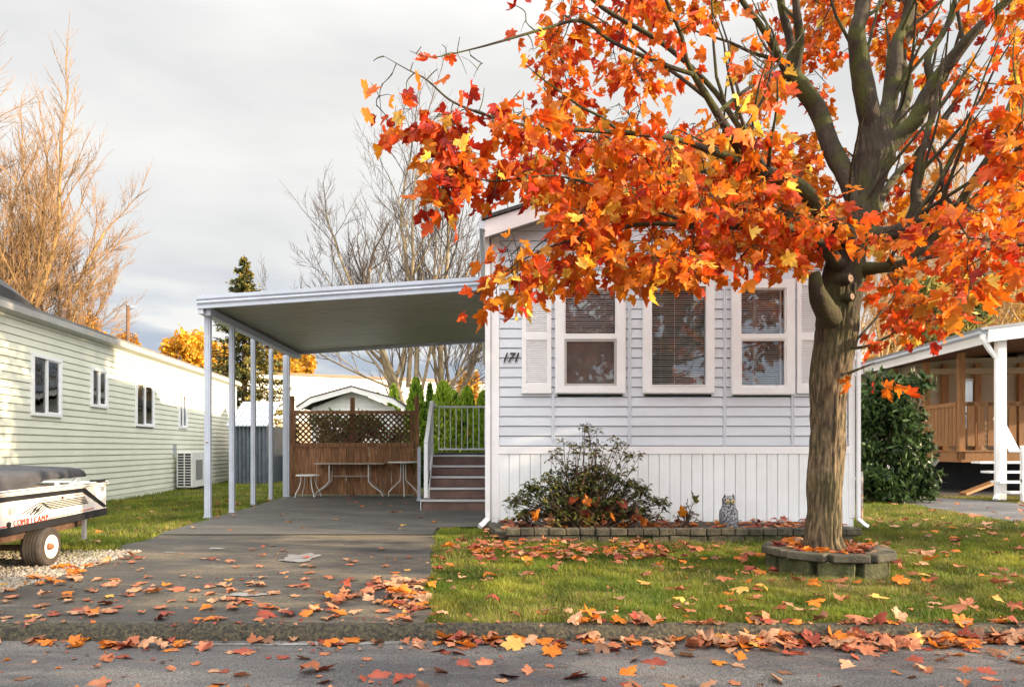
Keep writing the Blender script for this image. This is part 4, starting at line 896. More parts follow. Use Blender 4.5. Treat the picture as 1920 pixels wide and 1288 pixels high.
mb=MB(); mb.bar((0,0,top-.15),(.35,0,top-.1),.06); mb.obj('arm',metal_m,sl_)
mb=MB(); mb.prism([(.1,top-.1),(.42,top-.16),(.42,top-.02),(.15,top+.02)],-.06,.06,'y'); mb.obj('lamp_head',metal_m,sl_)
# white gabled shed behind the lattice
gs=thing('gabled_shed','white gabled shed with sagging fascia behind the lattice fence','shed',(P(663,840,20).x,20,0))
gw=M('shed_white',(.66,.66,.64),.6,.05,dirt=.25)
def gx(px): return (px-663)/F*20
def gz(py): return 1+(840-py)/F*20
for i in range(20):
    z=i*.13; half=min(gx(742),gx(764)*(gz(734)-z-.13)/(gz(734)-gz(772)))
    if half<.06: break
    mb=MB(); mb.prism([(0,z),(-.02,z),(-.004,z+.128),(0,z+.128)],-half,half,'x'); mb.obj('siding_board',gw,gs)
mb=MB(); mb.prism([(gx(584),0),(gx(742),0),(gx(742),gz(766)),(0,gz(733)),(gx(584),gz(766))],.0,3,'y'); mb.obj('wall',gw,gs)
for s_ in (-1,1):
    xe=gx(764); mb=MB(); mb.prism([(0,gz(727.5)),(s_*xe*.75,gz(748.5)),(s_*xe,gz(766)),(s_*xe,gz(767.5)),(s_*xe*.75,gz(750)),(0,gz(729))],-.29,.3,'y'); mb.obj('soffit',gw,gs)
    mb=MB(); mb.prism([(0,gz(727)),(s_*xe*.75,gz(748)),(s_*xe,gz(765)),(s_*xe,gz(773)),(s_*xe*.72,gz(757)),(0,gz(736))],-.35,-.30,'y'); mb.obj('fascia',gw,gs)
    mb=MB(); mb.prism([(0,gz(724.5)),(s_*xe*.75,gz(745.5)),(s_*xe*1.02,gz(763)),(s_*xe*1.0,gz(765)),(s_*xe*.75,gz(747.4)),(0,gz(726.4))],-.37,3.2,'y'); mb.obj('roof',shingle_m,gs)
# big pale industrial building beyond
fb=thing('warehouse','large pale flat-roofed building in the distance behind the carport','building',(P(700,840,44).x,44,0),R(24))
fw=M('warehouse_wall',(.80,.74,.66),.6,.05,.5)
x=-9
while x<11: mb=MB(); mb.box(x,x+1.58,-.06,0,0,5.45); mb.obj('wall_panel',fw,fb); x+=1.6
mb=MB(); mb.box(-9,11,0,12,0,5.4); mb.obj('wall',fw,fb)
mb=MB(); mb.box(-9.1,11.1,-.12,12.1,5.45,5.6); mb.obj('parapet',M('parapet_brown',(.3,.2,.13),.7),fb)
mb=MB(); mb.box(-6,-2.5,-.08,-.06,0,2.6); mb.obj('tan_base',M('tan_wall',(.5,.35,.24),.7),fb)
# things across the street (seen only in window reflections)
oh=thing('house_across','pale house across the street reflected in the middle window','house',(3.0,-13,0))
mb=MB(); mb.box(-6,5,-5,0,0,3.0); mb.obj('wall',M('across_wall',(.6,.58,.52),.6),oh)
mb=MB(); mb.prism([(.5,2.95),(-2.5,4.3),(-5.5,2.95)],-6.4,5.4,'x'); mb.obj('roof',shingle_m,oh)
for x in (-4,-.5,2.5): mb=MB(); mb.box(x,x+1.2,.0,.03,1.0,2.3); mb.obj('window',dark_m,oh)
# ------------------------------------------------------------------ leaf meshes
half=[(0,0),(.10,-.07),(.28,-.15),(.46,-.09),(.42,.04),(.43,.12),(.60,.19),(.74,.42),(.60,.44),(.56,.57),(.41,.54),(.30,.50),(.32,.68),(.34,.79),(.17,.85),(0,1.10)]
outl=half+[(-x,y) for x,y in half[-2:0:-1]]
def leaf_variant(fold,curl,wob,seed,petiole=True):
    rn=random.Random(seed); pts=[(0,.30)]+outl
    ph=rn.uniform(0,6); vs=[]
    for i,(x,y) in enumerate(pts):
        x*=1+.08*math.sin(i*2.1+ph); r=math.hypot(x,y-.3)
        z=fold*abs(x)+curl*r*r+wob*math.sin(x*7+ph)*math.cos(y*6+ph*2)*r
        vs.append([x*.72*(1-.18*abs(curl)),y-.3,z])
    n=len(outl); tr=[(0,1+i,1+(i+1)%n) for i in range(n)]
    if petiole:
        b=len(vs); vs+=[[.010,-.3,vs[1][2]],[-.010,-.3,vs[1][2]],[rn.uniform(-.15,.15),-.95,vs[1][2]+rn.uniform(-.1,.25)]]; tr.append((b,b+1,b+2))
    return np.array(vs,np.float32),np.array(tr)
LV=[leaf_variant(rf,cu,wo,i) for i,(rf,cu,wo) in enumerate([(.25,.25,.15),(-.2,.35,.2),(.45,-.15,.2),(.1,.6,.25),(.6,.3,.1),(-.35,-.3,.25),(.15,.1,.3),(.3,.75,.2),(.8,.1,.25),(-.1,.9,.3)])]
def leafmat(name,c,c2,tr=.45,rough=.45,rand=.15): return M(name,c,rough,.2,9,col2=c2,trans=tr,rand=rand,spec=.22)
TM=[leafmat('leaf_deep_red',(.28,.018,.010),(.50,.035,.010)),leafmat('leaf_red_orange',(.58,.06,.010),(.72,.11,.014)),leafmat('leaf_orange',(.62,.13,.010),(.76,.21,.014)),leafmat('leaf_amber',(.66,.20,.012),(.78,.29,.02)),leafmat('leaf_yellow',(.88,.50,.05),(.92,.66,.14)),leafmat('leaf_olive',(.45,.22,.03),(.62,.26,.03))]
GM=[leafmat('fallen_salmon',(.31,.10,.045),(.46,.185,.095),.15,.6),leafmat('fallen_tan',(.34,.17,.09),(.50,.28,.16),.15,.6),leafmat('fallen_red_brown',(.18,.035,.02),(.32,.07,.04),.1,.5),leafmat('fallen_orange',(.52,.14,.018),(.68,.23,.03),.3),leafmat('fallen_yellow',(.58,.32,.07),(.68,.42,.12),.3),leafmat('fallen_brown',(.16,.075,.04),(.28,.14,.08),.2)]
GN_=['pale salmon','tan','dark red-brown','bright orange','yellow','dull brown']
leafmesh={}
def lmesh(var,mat,key):
    if (var,key) not in leafmesh: leafmesh[(var,key)]=fast('leaf',LV[var][0],LV[var][1],mat)
    return leafmesh[(var,key)]
def joinleaves(name,L,mats,parent=None):
    Vs=[];Ts=[];Ms=[];o=0
    for var,Mx,mi in L:
        V,T=LV[var]; A=np.array(Mx)[:3,:3]; t=np.array(Mx)[:3,3]; Vs.append(V@A.T+t); Ts.append(T+o); o+=len(V); Ms.append(np.full(len(T),mi))
    return place(name,fast(name,np.concatenate(Vs),np.concatenate(Ts),mats,np.concatenate(Ms)),parent,kind='stuff')

# ------------------------------------------------------------------ the maple
mp_=thing('maple_tree','large maple with glowing orange autumn leaves and mossy trunk in front of the home','tree',(2.82,5.65,0))
TO=Vector((2.82,5.65,0))
bark=M('maple_bark',(.045,.032,.018),.9,.3,7,col2=(.23,.165,.09),bump=1.0,bscale=16,stretch=(5.5,5.5,1.1),fac=(.40,.62))
def addmoss(m,lo,hi,col=(.055,.060,.008),sc=5):
    t=m.node_tree; b=t.nodes['Principled BSDF']; src=b.inputs['Base Color'].links[0].from_socket
    g=N(t,'ShaderNodeNewGeometry'); n=N(t,'ShaderNodeTexNoise'); n.inputs['Scale'].default_value=sc; n.inputs['Detail'].default_value=7; t.links.new(g.outputs['Position'],n.inputs['Vector'])
    r=N(t,'ShaderNodeMapRange'); r.inputs['From Min'].default_value=lo; r.inputs['From Max'].default_value=hi; t.links.new(n.outputs['Fac'],r.inputs['Value'])
    s=N(t,'ShaderNodeSeparateXYZ'); t.links.new(g.outputs['Position'],s.inputs[0]); h=N(t,'ShaderNodeMapRange'); h.inputs['From Min'].default_value=1.6; h.inputs['From Max'].default_value=3.6; h.inputs['To Min'].default_value=.30; t.links.new(s.outputs['Z'],h.inputs['Value'])
    mu=N(t,'ShaderNodeMath',operation='MULTIPLY'); t.links.new(r.outputs[0],mu.inputs[0]); t.links.new(h.outputs[0],mu.inputs[1])
    mx=N(t,'ShaderNodeMix',data_type='RGBA'); t.links.new(mu.outputs[0],mx.inputs['Factor']); t.links.new(src,mx.inputs['A']); mx.inputs['B'].default_value=(*col,1)
    # darker brown mixed into the bark higher up
    h2=N(t,'ShaderNodeMapRange'); h2.inputs['From Min'].default_value=1.5; h2.inputs['From Max'].default_value=2.2; h2.inputs['To Max'].default_value=.88; t.links.new(s.outputs['Z'],h2.inputs['Value'])
    m3=N(t,'ShaderNodeMix',data_type='RGBA'); t.links.new(h2.outputs[0],m3.inputs['Factor']); t.links.new(src,m3.inputs['A']); m3.inputs['B'].default_value=(.028,.021,.013,1); t.links.new(m3.outputs['Result'],mx.inputs['A'])
    t.links.new(mx.outputs['Result'],b.inputs['Base Color'])
addmoss(bark,.47,.58)
def spline(pts,k=6):
    P_=[Vector(p) for p in pts]; o=[]
    for i in range(len(P_)-1):
        p0=P_[max(i-1,0)];p1=P_[i];p2=P_[i+1];p3=P_[min(i+2,len(P_)-1)]
        for j in range(k):
            t=j/k; o.append(.5*((2*p1)+(p2-p0)*t+(2*p0-5*p1+4*p2-p3)*t*t+(3*p1-p0-3*p2+p3)*t**3))
    o.append(P_[-1]); return o
def limb(name,spec,k=6,n=10,parent=mp_,m=bark,ridge=.05,nodes=None):
    """spec: (px,py,Y,diameter px)"""
    pts=[];rad=[]
    q=spline([(*(P(a,b,Y)-TO),d/2/F*Y) for a,b,Y,d in []] or [P(a,b,Y)-TO for a,b,Y,d in spec],k); rr=[d/2/F*Y for a,b,Y,d in spec]
    m_=len(q)-1
    R_=[np.interp(i/k,range(len(rr)),rr) for i in range(len(q))]
    vs=[];u=None
    for i,p in enumerate(q):
        t=(q[min(i+1,m_)]-q[max(i-1,0)]).normalized()
        if u is None: u=t.orthogonal().normalized()
        else: u=(u-t*u.dot(t)).normalized()
        w=t.cross(u)
        for j in range(n):
            a=2*math.pi*j/n; d=u*math.cos(a)+w*math.sin(a)
            base=p+d*R_[i]
            r=R_[i]*((.76 if n>30 else .74)+ridge*2.6*noise.noise(base*3.1)+ (ridge*3.6*(abs(noise.noise(Vector((math.cos(a)*5+noise.noise(base*5)*.7,math.sin(a)*5,base.z*2.2))))+.5*abs(noise.noise(Vector((math.cos(a)*11,math.sin(a)*11+noise.noise(base*6),base.z*4.5))))) if n>30 else ridge*noise.noise(base*9)))
            vs.append(p+d*r)
    fs=[(i*n+j,i*n+(j+1)%n,(i+1)*n+(j+1)%n,(i+1)*n+j) for i in range(m_) for j in range(n)]+[tuple(range(n))[::-1],tuple(range(m_*n,m_*n+n))]
    o=MB().add(vs,fs).obj(name,m,parent,smooth=True)
    if nodes is not None:
        for p,r in zip(q,R_): nodes.append((p,r))
    return o
nodes=[]
limb('trunk',[(1545,1050,5.65,128),(1547,1034,5.65,100),(1545,1008,5.65,80),(1546,960,5.65,71),(1548,880,5.65,71),(1552,800,5.65,73),(1553,740,5.65,77),(1558,690,5.65,84),(1566,640,5.65,84),(1570,600,5.65,90),(1574,555,5.65,94),(1580,510,5.65,84),(1590,460,5.65,74),(1606,415,5.65,72),(1620,370,5.66,64),(1632,330,5.66,74),(1640,295,5.66,86),(1640,262,5.66,78),(1636,225,5.66,56)],k=18,n=144,ridge=.042)
# stubs, burr and pruning scars
limb('branch_stub',[(1560,600,5.58,60),(1540,570,5.48,52),(1531,545,5.42,40),(1528,520,5.40,30),(1526,512,5.40,26)],n=16)
scar=M('cut_wood',(.24,.15,.10),.7,.2,20)
for a,b,r in ((1594,522,.036),(1597,556,.030),(1608,452,.036)):
    c=P(a,b,5.44); o=MB().lathe([(r*1.35,.16),(r*1.3,.03),(r*1.25,.0),(r*.95,-.012),(r*.9,.0)],(0,0,0),14,'y').obj('knot',bark,mp_,loc=c-TO,rot=(0,0,R(18)))
    MB().lathe([(r*.9,0),(r*.6,-.004),(r*.25,-.004),(r*.2,.01)],(0,-.004,0),12,'y').obj('scar',scar,o)
BR=[
 [(1636,250,5.66,60),(1622,190,5.6,52),(1614,120,5.55,46),(1606,60,5.5,40),(1618,10,5.5,34),(1612,-80,5.5,28),(1590,-240,5.4,20)],
 [(1645,260,5.7,50),(1666,200,5.85,42),(1676,140,5.9,36),(1682,80,5.95,32),(1702,30,6.0,30),(1712,-60,6.0,24),(1730,-250,6.1,16)],
 [(1640,310,5.66,54),(1680,262,5.6,46),(1716,225,5.55,40),(1742,170,5.5,36),(1786,110,5.4,34),(1822,66,5.3,26),(1880,10,5.2,22),(1990,-90,5.0,16)],
 [(1750,160,5.5,22),(1740,110,5.5,18),(1775,50,5.5,14),(1800,-40,5.5,12),(1830,-200,5.5,8)],
 [(1660,280,5.68,36),(1700,180,6.1,28),(1690,100,6.3,24),(1730,10,6.5,18),(1740,-150,6.6,12)],
 [(1610,400,5.6,44),(1585,330,5.75,46),(1556,270,5.9,46),(1536,212,6.0,46),(1508,170,6.0,44),(1488,140,6.0,40),(1482,80,6.0,20),(1462,-10,6.0,18),(1450,-180,6.0,12)],
 [(1488,142,6.0,30),(1500,80,5.9,22),(1492,0,5.8,20),(1486,-160,5.8,14)],
 [(1480,150,6.0,22),(1452,90,5.9,18),(1420,40,5.8,15),(1385,-10,5.8,12),(1340,-120,5.6,8)],
 [(1595,450,5.6,52),(1545,400,5.45,44),(1500,352,5.3,38),(1440,325,5.2,34),(1408,312,5.15,28),(1362,240,5.0,20),(1322,175,4.9,16),(1290,120,4.85,14),(1275,60,4.8,11),(1230,-40,4.7,8)],
 [(1408,312,5.15,24),(1350,290,5.0,18),(1270,262,4.9,15),(1180,250,4.8,13),(1100,245,4.75,11),(1000,238,4.7,9),(930,222,4.6,8),(850,192,4.5,6),(800,150,4.45,4),(762,130,4.4,2.5),(720,106,4.4,1.2)],
 [(1300,140,4.85,12),(1240,120,4.8,10),(1150,80,4.8,9),(1090,40,4.8,8),(1020,55,4.7,7),(940,78,4.6,6),(880,94,4.6,4),(810,108,4.5,2.6),(768,96,4.5,1.2)],
 [(1440,325,5.2,18),(1380,230,5.3,14),(1330,160,5.4,13),(1240,80,5.4,12),(1130,15,5.4,10),(1050,-60,5.4,7),(960,-140,5.4,4)],
 [(1575,500,5.55,40),(1520,440,5.3,26),(1450,425,5.15,17),(1330,425,5.0,13),(1210,420,4.9,11),(1120,440,4.85,9),(1040,460,4.8,6),(960,500,4.75,4),(930,540,4.75,3)],
 [(1330,425,5.0,9),(1240,400,4.85,8),(1150,360,4.8,7),(1040,330,4.7,5),(930,340,4.6,4),(870,330,4.55,3)],
 [(1560,470,5.5,22),(1500,420,5.9,20),(1420,380,6.4,16),(1340,330,6.8,12),(1250,290,7.1,8),(1180,240,7.2,5)],
 [(1612,440,5.6,46),(1660,440,5.55,36),(1700,425,5.5,34),(1718,385,5.45,28),(1716,350,5.45,22),(1728,290,5.4,16),(1750,210,5.4,12),(1770,110,5.4,8)],
 [(1712,420,5.5,26),(1760,412,5.4,24),(1790,400,5.3,28),(1830,330,5.1,18),(1880,260,5.0,15),(1960,180,4.9,12),(2060,60,4.7,8)],
 [(1790,405,5.3,22),(1830,380,5.3,16),(1880,335,5.3,14),(1950,290,5.3,12),(2080,220,5.3,8)],
 [(1605,505,5.6,40),(1650,502,5.5,26),(1700,492,5.4,24),(1745,450,5.35,22),(1775,420,5.3,20),(1800,385,5.5,14),(1850,300,5.7,12),(1900,180,5.9,10),(1960,40,6.1,7)],
 [(1700,492,5.4,14),(1760,480,5.5,10),(1850,470,5.7,8),(1960,450,5.8,5)],
 [(1590,650,5.6,12),(1620,650,5.4,7),(1680,622,5.2,5),(1740,560,5.1,4),(1800,520,5.0,3)],
 [(1590,700,5.5,8),(1615,690,5.4,5),(1640,680,5.35,3)],
 [(1612,470,5.8,30),(1640,400,6.4,24),(1680,330,6.9,18),(1740,270,7.3,14),(1800,180,7.6,9)],
 [(1715,320,6.4,14),(1740,250,6.5,12),(1770,160,6.4,10),(1800,60,6.3,7)],
]
rb=random.Random(5)
for b in BR: limb('branch',b,k=5,n=10 if b[0][3]>30 else 7,ridge=.06,nodes=nodes)
main_=[q for q in nodes if q[1]>.022]
for i in range(85):
    p,r=main_[rb.randrange(len(main_))]; o_=p-Vector((0,0,-.6))*0
    out_=Vector((p.x-0.0,p.y,0)); out_=out_.normalized() if out_.length>.2 else Vector((rb.gauss(0,1),rb.gauss(0,1),0)).normalized()
    d=(out_*rb.uniform(.1,1.0)+Vector((rb.gauss(0,.45),rb.gauss(0,.45),rb.uniform(.5,1.3)))).normalized(); L=rb.uniform(.6,1.5); q=[p]
    for k in range(5): d=(d+Vector((rb.gauss(0,.14),rb.gauss(0,.14),.06))).normalized(); q.append(q[-1]+d*L/5)
    rr=min(r*.5,.017); rs=[rr*(1-.75*k/5) for k in range(6)]
    MB().tube(q,rs,6,cap=False).obj('branch',bark,mp_,smooth=True)
    for a_,b_ in zip(q[1:],rs[1:]): nodes.append((a_,b_))
# crown outline as seen from the street, depth from the roughly round crown
CP=[(835,200),(900,225),(985,190),(1005,110),(1040,50),(1060,-20),(1000,-300),(1300,-600),(2100,-600),(2350,0),(2250,500),(1925,480),(1880,560),(1800,600),(1700,618),(1625,640),(1640,560),(1660,520),(1640,440),(1560,478),(1470,505),(1400,490),(1310,492),(1270,515),(1200,528),(1110,538),(1060,522),(1010,540),(965,565),(930,555),(905,535),(950,460),(1010,400),(1040,360),(960,340),(920,330),(870,310),(865,370),(830,378),(812,355),(812,300),(840,260)]
def inpoly(x,y,p): return in_path(x,y,p)
holes=[(1350,110,85,100,.85),(1250,170,60,50,.5),(1500,215,55,110,.8),(1255,40,60,60,.4),(1420,250,45,60,.5),(1625,180,100,220,.88),(1700,150,80,130,.7),(975,385,60,40,1.0),(1180,100,60,50,.5),(1770,190,60,110,.6),(1860,120,60,70,.5),(1820,440,40,30,.4),(1130,60,50,30,.5),(1650,480,40,35,.6),(1575,600,60,80,1.0),(1560,560,70,100,1.0),(1480,15,50,50,.5)]
seeds=[]
def trydepth(px,py):
    # crown is about 3.3 m in radius, centre near (1500,150)
    dx=(px-1530)/950; dy=(py-120)/900; rr=max(.12,1-dx*dx-dy*dy)
    if px<1000: return random.uniform(4.35,4.95)
    if py>330 and px<1530: return random.choice([random.uniform(4.5,5.5),random.uniform(4.5,5.3),random.uniform(5.5,6.9)])
    h=2.0*math.sqrt(rr); Y=5.7+random.uniform(-.75,1)*h
    return Y
cnt=0
while cnt<560:
    px=random.uniform(790,2300); py=random.uniform(-560,645)
    if not inpoly(px,py,CP): continue
    if (px>1960 or py<-40) and random.random()<.55: continue
    w=1.0
    for a,b,ra,rb,s in holes:
        q=((px-a)/ra)**2+((py-b)/rb)**2
        if q<1: w=min(w,1-s*(1-q*.5))
    if random.random()>w: continue
    Y=trydepth(px,py)
    if 1440<px<1790 and Y<6.0 and py<600 and random.random()<(.97 if py<330 else .75): Y=random.uniform(6.1,7.6)
    seeds.append((px,py,Y,random.randint(9,15))); cnt+=1
cnt=0
while cnt<115:
    px=random.uniform(940,1570); py=random.uniform(250,520)
    if not inpoly(px,py,CP) or (px>1500 and py>440): continue
    seeds.append((px,py,random.uniform(4.5,6.4),random.randint(8,13))); cnt+=1
seeds+=[(735,140,4.4,0),(715,160,4.4,0),(775,118,4.42,0),(790,88,4.5,0),(828,84,4.5,0),(862,70,4.5,0),(905,120,4.55,0),(700,115,4.4,0),(820,130,4.45,0),(712,182,4.4,4),(706,200,4.42,4),(764,185,4.42,4),(770,205,4.45,4),(738,238,4.45,5),(806,232,4.45,3),(820,215,4.5,6),(845,225,4.5,7),(880,205,4.55,6),(830,290,4.5,8),(825,350,4.5,7),(858,100,4.55,3),(882,105,4.6,1),(1000,92,4.7,2),(985,40,4.75,2),(965,10,4.75,2),(896,130,4.55,2),(908,165,4.55,2),(925,368,4.6,2),(942,372,4.6,1),(945,560,4.75,2),(905,545,4.75,3),(890,552,4.75,2),(930,560,4.75,4),(958,555,4.75,3),(1000,550,4.8,3),(975,170,4.7,1),(1620,700,5.35,3),(1635,715,5.3,2),(1650,705,5.3,2),(1668,612,5.2,4),(1720,600,5.2,4),(1760,560,5.1,3),(1650,640,5.2,3),(1690,620,5.2,4),(830,390,4.55,4),(850,385,4.55,3),(845,340,4.55,4),(870,262,4.5,4),(1780,600,5.1,2)]
tw=MB(); tree_leaves=[]
npos=[n_[0] for n_ in nodes]; nar=np.array([p[:] for p in npos]); extra=[]
seeds.sort(key=lambda s:0)
tgt=[(P(a,b,Y)-TO,c,(a,b)) for a,b,Y,c in seeds]
dist=[np.min(np.linalg.norm(nar-np.array(t[0][:]),axis=1)) for t in tgt]
order=np.argsort(dist); nl=[tuple(p) for p in nar]
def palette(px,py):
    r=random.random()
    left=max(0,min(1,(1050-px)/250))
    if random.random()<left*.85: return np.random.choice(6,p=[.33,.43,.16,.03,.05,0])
    sun_glow=math.exp(-(((px-1370)/110)**2+((py-270)/90)**2))  # sunlit glow amid the crown, put in as yellower leaf colours
    if random.random()<sun_glow*.5: return random.choice([4,4,3])
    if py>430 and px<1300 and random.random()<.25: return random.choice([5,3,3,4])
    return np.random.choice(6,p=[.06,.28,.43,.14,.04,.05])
for oi in order:
    p,c,(px,py)=tgt[oi]; A=np.array(nl); d=np.linalg.norm(A-np.array(p[:]),axis=1); j=int(np.argmin(d)); q=Vector(nl[j])
    L=(p-q).length
    mid=(p+q)/2+Vector((random.gauss(0,.06),random.gauss(0,.06),random.uniform(-.02,.10)))*min(1,L*1.5)
    pts=spline([q,mid,p],4); r0=min(.012,.004+.006*L); tw.tube(pts,list(np.linspace(r0,.0025,len(pts))),4,cap=False)
    for k in (3,5,7): 
        if k<len(pts): nl.append(tuple(pts[k]))
    dirn=(p-q).normalized() if L>1e-3 else Vector((0,0,1))
    for i in range(c):
        f=random.uniform(.35,1.08); bp=q.lerp(p,f) if i>1 else p.copy()
        # short side spur then petiole
        side=Vector((random.gauss(0,1),random.gauss(0,1),random.gauss(0,.5))).normalized()
        at=bp+side*random.uniform(.03,.17)+Vector((0,0,-random.uniform(0,.06)))
        if random.random()<.6: tw.tube([bp,(bp+at)/2+Vector((0,0,.012)),at],[.003,.0022,.0016],3,cap=False)
        s=random.uniform(.060,.125) if px>1000 else random.uniform(.065,.130)
        # the blade hangs: tip (+y) down and outward, face turned any way
        tip=(Vector((side.x*.8,side.y*.8,random.uniform(-1.5,-.1)))).normalized()
        nrm=Vector((random.gauss(0,1),random.gauss(0,1)-.5,random.gauss(0,.7)+.35)); nrm=(nrm-tip*nrm.dot(tip)).normalized()
        xax=tip.cross(nrm)
        Mx=Matrix((xax,tip,nrm)).transposed().to_4x4(); Mx=Matrix.Translation(at+tip*(.85*s))@Mx@Matrix.Scale(s,4)
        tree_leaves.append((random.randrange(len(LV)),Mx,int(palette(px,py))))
tw.obj('twigs',bark,mp_,kind='stuff')
def vis(Mx,o):
    w=Mx.translation+o; 
    if w.y<.5: return 1e9
    a,b=proj(w); return w.y if (0<a<1920 and 0<b<1288) else 1e9
tree_leaves.sort(key=lambda l: vis(l[1],TO)/max(.01,l[1].to_scale()[0])*.15*(.5+random.random()))
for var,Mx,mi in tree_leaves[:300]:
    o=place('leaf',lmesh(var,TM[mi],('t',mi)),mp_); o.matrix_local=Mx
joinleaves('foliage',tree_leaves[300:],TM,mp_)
print('tree leaves',len(tree_leaves))

# ------------------------------------------------------------------ fallen leaves
ground=[]
def fl(x,y,z,where,flat=1.0,s=None,w=None,tilt=.35,up=0):
    var=random.randrange(len(LV)); s=(s or random.uniform(.075,.165))*random.uniform(.58,.84)
    mi=int(np.random.choice(6,p=w or [.30,.22,.16,.18,.06,.08]))
    tilt*=.5; flat*=.55
    E=Euler((random.gauss(0,tilt)+(math.pi if random.random()<.45 else 0),random.gauss(0,tilt),random.uniform(0,6.28))).to_matrix()
    A=np.array(Matrix.Diagonal((1,1,flat)))@(np.array(E)*s)
    V=LV[var][0]@A.T; z0=-V[:,2].min()*(1.0)+z+.002
    Mx=Matrix([list(A[0])+[x],list(A[1])+[y],list(A[2])+[z0],[0,0,0,1]])
    px_=proj((x,y,z))[0]
    if 'gutter' in where or 'road' in where: where=where.replace('the gutter pile along the curb','the curb pile')+' '+('at the far left' if px_<330 else 'in front of the driveway' if px_<800 else 'in front of the straggly shrub' if px_<1230 else 'in front of the owl' if px_<1440 else 'in front of the maple trunk' if px_<1660 else 'at the far right')
    elif 'driveway' in where: where+=' '+('near the trailer' if px_<300 else 'in its middle' if px_<620 else 'beside the lawn')
    elif 'front lawn' in where: where+=' '+('by the driveway edge' if px_<930 else 'before the straggly shrub' if px_<1230 else 'before the owl' if px_<1440 else 'near the maple')
    ground.append((var,Mx,mi,where))
U=random.uniform
for _ in range(260): fl(U(-.3,5.2),3.74-abs(random.gauss(0,.10))+.03,-.058,'in the gutter pile along the curb',tilt=.5,w=[.38,.22,.14,.14,.02,.10])
for _ in range(210): fl(U(1.2,5.2),3.76-abs(random.gauss(0,.10))+.04,-.055,'in the gutter pile along the curb',tilt=.55,w=[.40,.24,.14,.12,.02,.08])
for _ in range(80): fl(U(.2,5),3.82+abs(random.gauss(0,.04)),.012,'in the gutter pile along the curb',tilt=.5)
for _ in range(45): fl(U(-3.4,-.3),3.72-abs(random.gauss(0,.07))+.03,-.058,'in the gutter pile along the curb',tilt=.45,w=[.2,.25,.15,.28,.04,.08])
for _ in range(260): fl(U(-2.9,4.6),U(2.5,3.66),-.0595,'pressed flat on the road',flat=.10,tilt=.15,s=U(.08,.15),w=[.42,.14,.32,.04,0,.08])
for _ in range(16): fl(U(-2.9,4.6),U(2.7,3.6),-.0595,'curled up on the road',w=[.2,.2,.1,.4,.05,.05])
for _ in range(170):
    y=3.9+abs(random.gauss(0,1.0)); x=U(-3.2,-.25)
    if y<6.6: fl(x,y,.006,'on the driveway asphalt',flat=.6,tilt=.3,s=U(.08,.145),w=[.28,.26,.16,.18,.06,.06])
for _ in range(60): fl(-.38-abs(random.gauss(0,.28)),U(4.2,5.2),.006,'on the driveway asphalt',tilt=.45,w=[.3,.3,.1,.18,.02,.10])
for _ in range(40): fl(U(-3.2,-.2),U(5.5,13),.012,'under the carport',flat=.7,s=U(.08,.13),w=[.2,.2,.3,.2,.05,.05])
for _ in range(175): fl(U(-.45,4.3),3.95+(U(0,1)**1.2)*3.2,.028,'on the front lawn',tilt=.35)
for _ in range(190): fl(U(-.2,1.9)+random.gauss(0,.1),U(5.9,7.2),.03,'on the front lawn',tilt=.45,w=[.36,.2,.2,.14,.02,.08])
for _ in range(200): fl(U(3.5,8.5),U(4.1,9.5),.028,'on the side lawn right of the maple',w=[.36,.34,.08,.12,.06,.04])
for _ in range(60): fl(U(5,10),U(7,12.8),.028,'on the side lawn right of the maple',w=[.3,.44,.12,.06,.04,.04])
for _ in range(50): fl(U(-6.8,-3.5),U(6.4,13),.02,'on the grass strip by the cream home',s=U(.08,.14),w=[.2,.3,.3,.14,.04,.02])
for _ in range(45): fl(-3.35+random.gauss(0,.14),U(4.5,6.3),.012,'along the edge of the gravel',w=[.1,.2,.05,.55,.08,.02],s=U(.08,.14))
for _ in range(280): fl(U(.2,3.9),U(7.45,8.3),.088+U(0,.03),'in the flower bed behind the block border',tilt=.5,w=[.25,.15,.32,.20,.02,.06])
for _ in range(22): fl(.15+random.gauss(0,.10),U(7.2,8.3),.05,'at the left end of the block border',tilt=.6)
for _ in range(95):
    a=U(0,6.28); r=U(.22,.40); fl(TC[0]+r*math.cos(a),TC[1]+r*math.sin(a),.15+U(0,.05),'heaped inside the stone ring',tilt=.6,w=[.2,.1,.32,.28,.02,.08])
for _ in range(30):
    a=U(0,6.28); r=U(.58,.75); fl(TC[0]+r*math.cos(a),TC[1]+r*math.sin(a),.02,'around the foot of the stone ring',tilt=.6,w=[.25,.15,.2,.3,.02,.08])
for _ in range(900):
    x=U(-3.3,6.5); y=3.72+random.gauss(0,.16) if random.random()<.55 else U(2.6,6.5)
    if y<3.77: z=-.059
    elif y<3.9: z=.015
    else: z=.012 if x<-.5 else .025
    fl(x,y,z,'crumbs',s=U(.02,.05),tilt=.8,w=[.15,.15,.35,.1,.02,.23])
def gsize(l):
    w=l[1].translation; a,b=proj(w)
    if not(-20<a<1940 and 0<b<1300): return 1e9
    return w.y/max(.02,Vector(l[1].col[0][:3]).length)
ground=[g for g in ground if not (TC[0]-.56<g[1].translation.x<TC[0]+.56 and TC[1]-.56<g[1].translation.y<TC[1]+.5 and 'ring' not in g[3])]
ground.sort(key=gsize)
for var,Mx,mi,where in ground[:300]:
    o=place('fallen_leaf',lmesh(var,GM[mi],('g',mi))); o.matrix_world=Mx
    tag(o,f'{GN_[mi]} maple leaf {where}','leaf',f'fallen {GN_[mi]} leaves {where}')
joinleaves('fallen_leaves',[g[:3] for g in ground[300:]],GM)
print('ground leaves',len(ground))

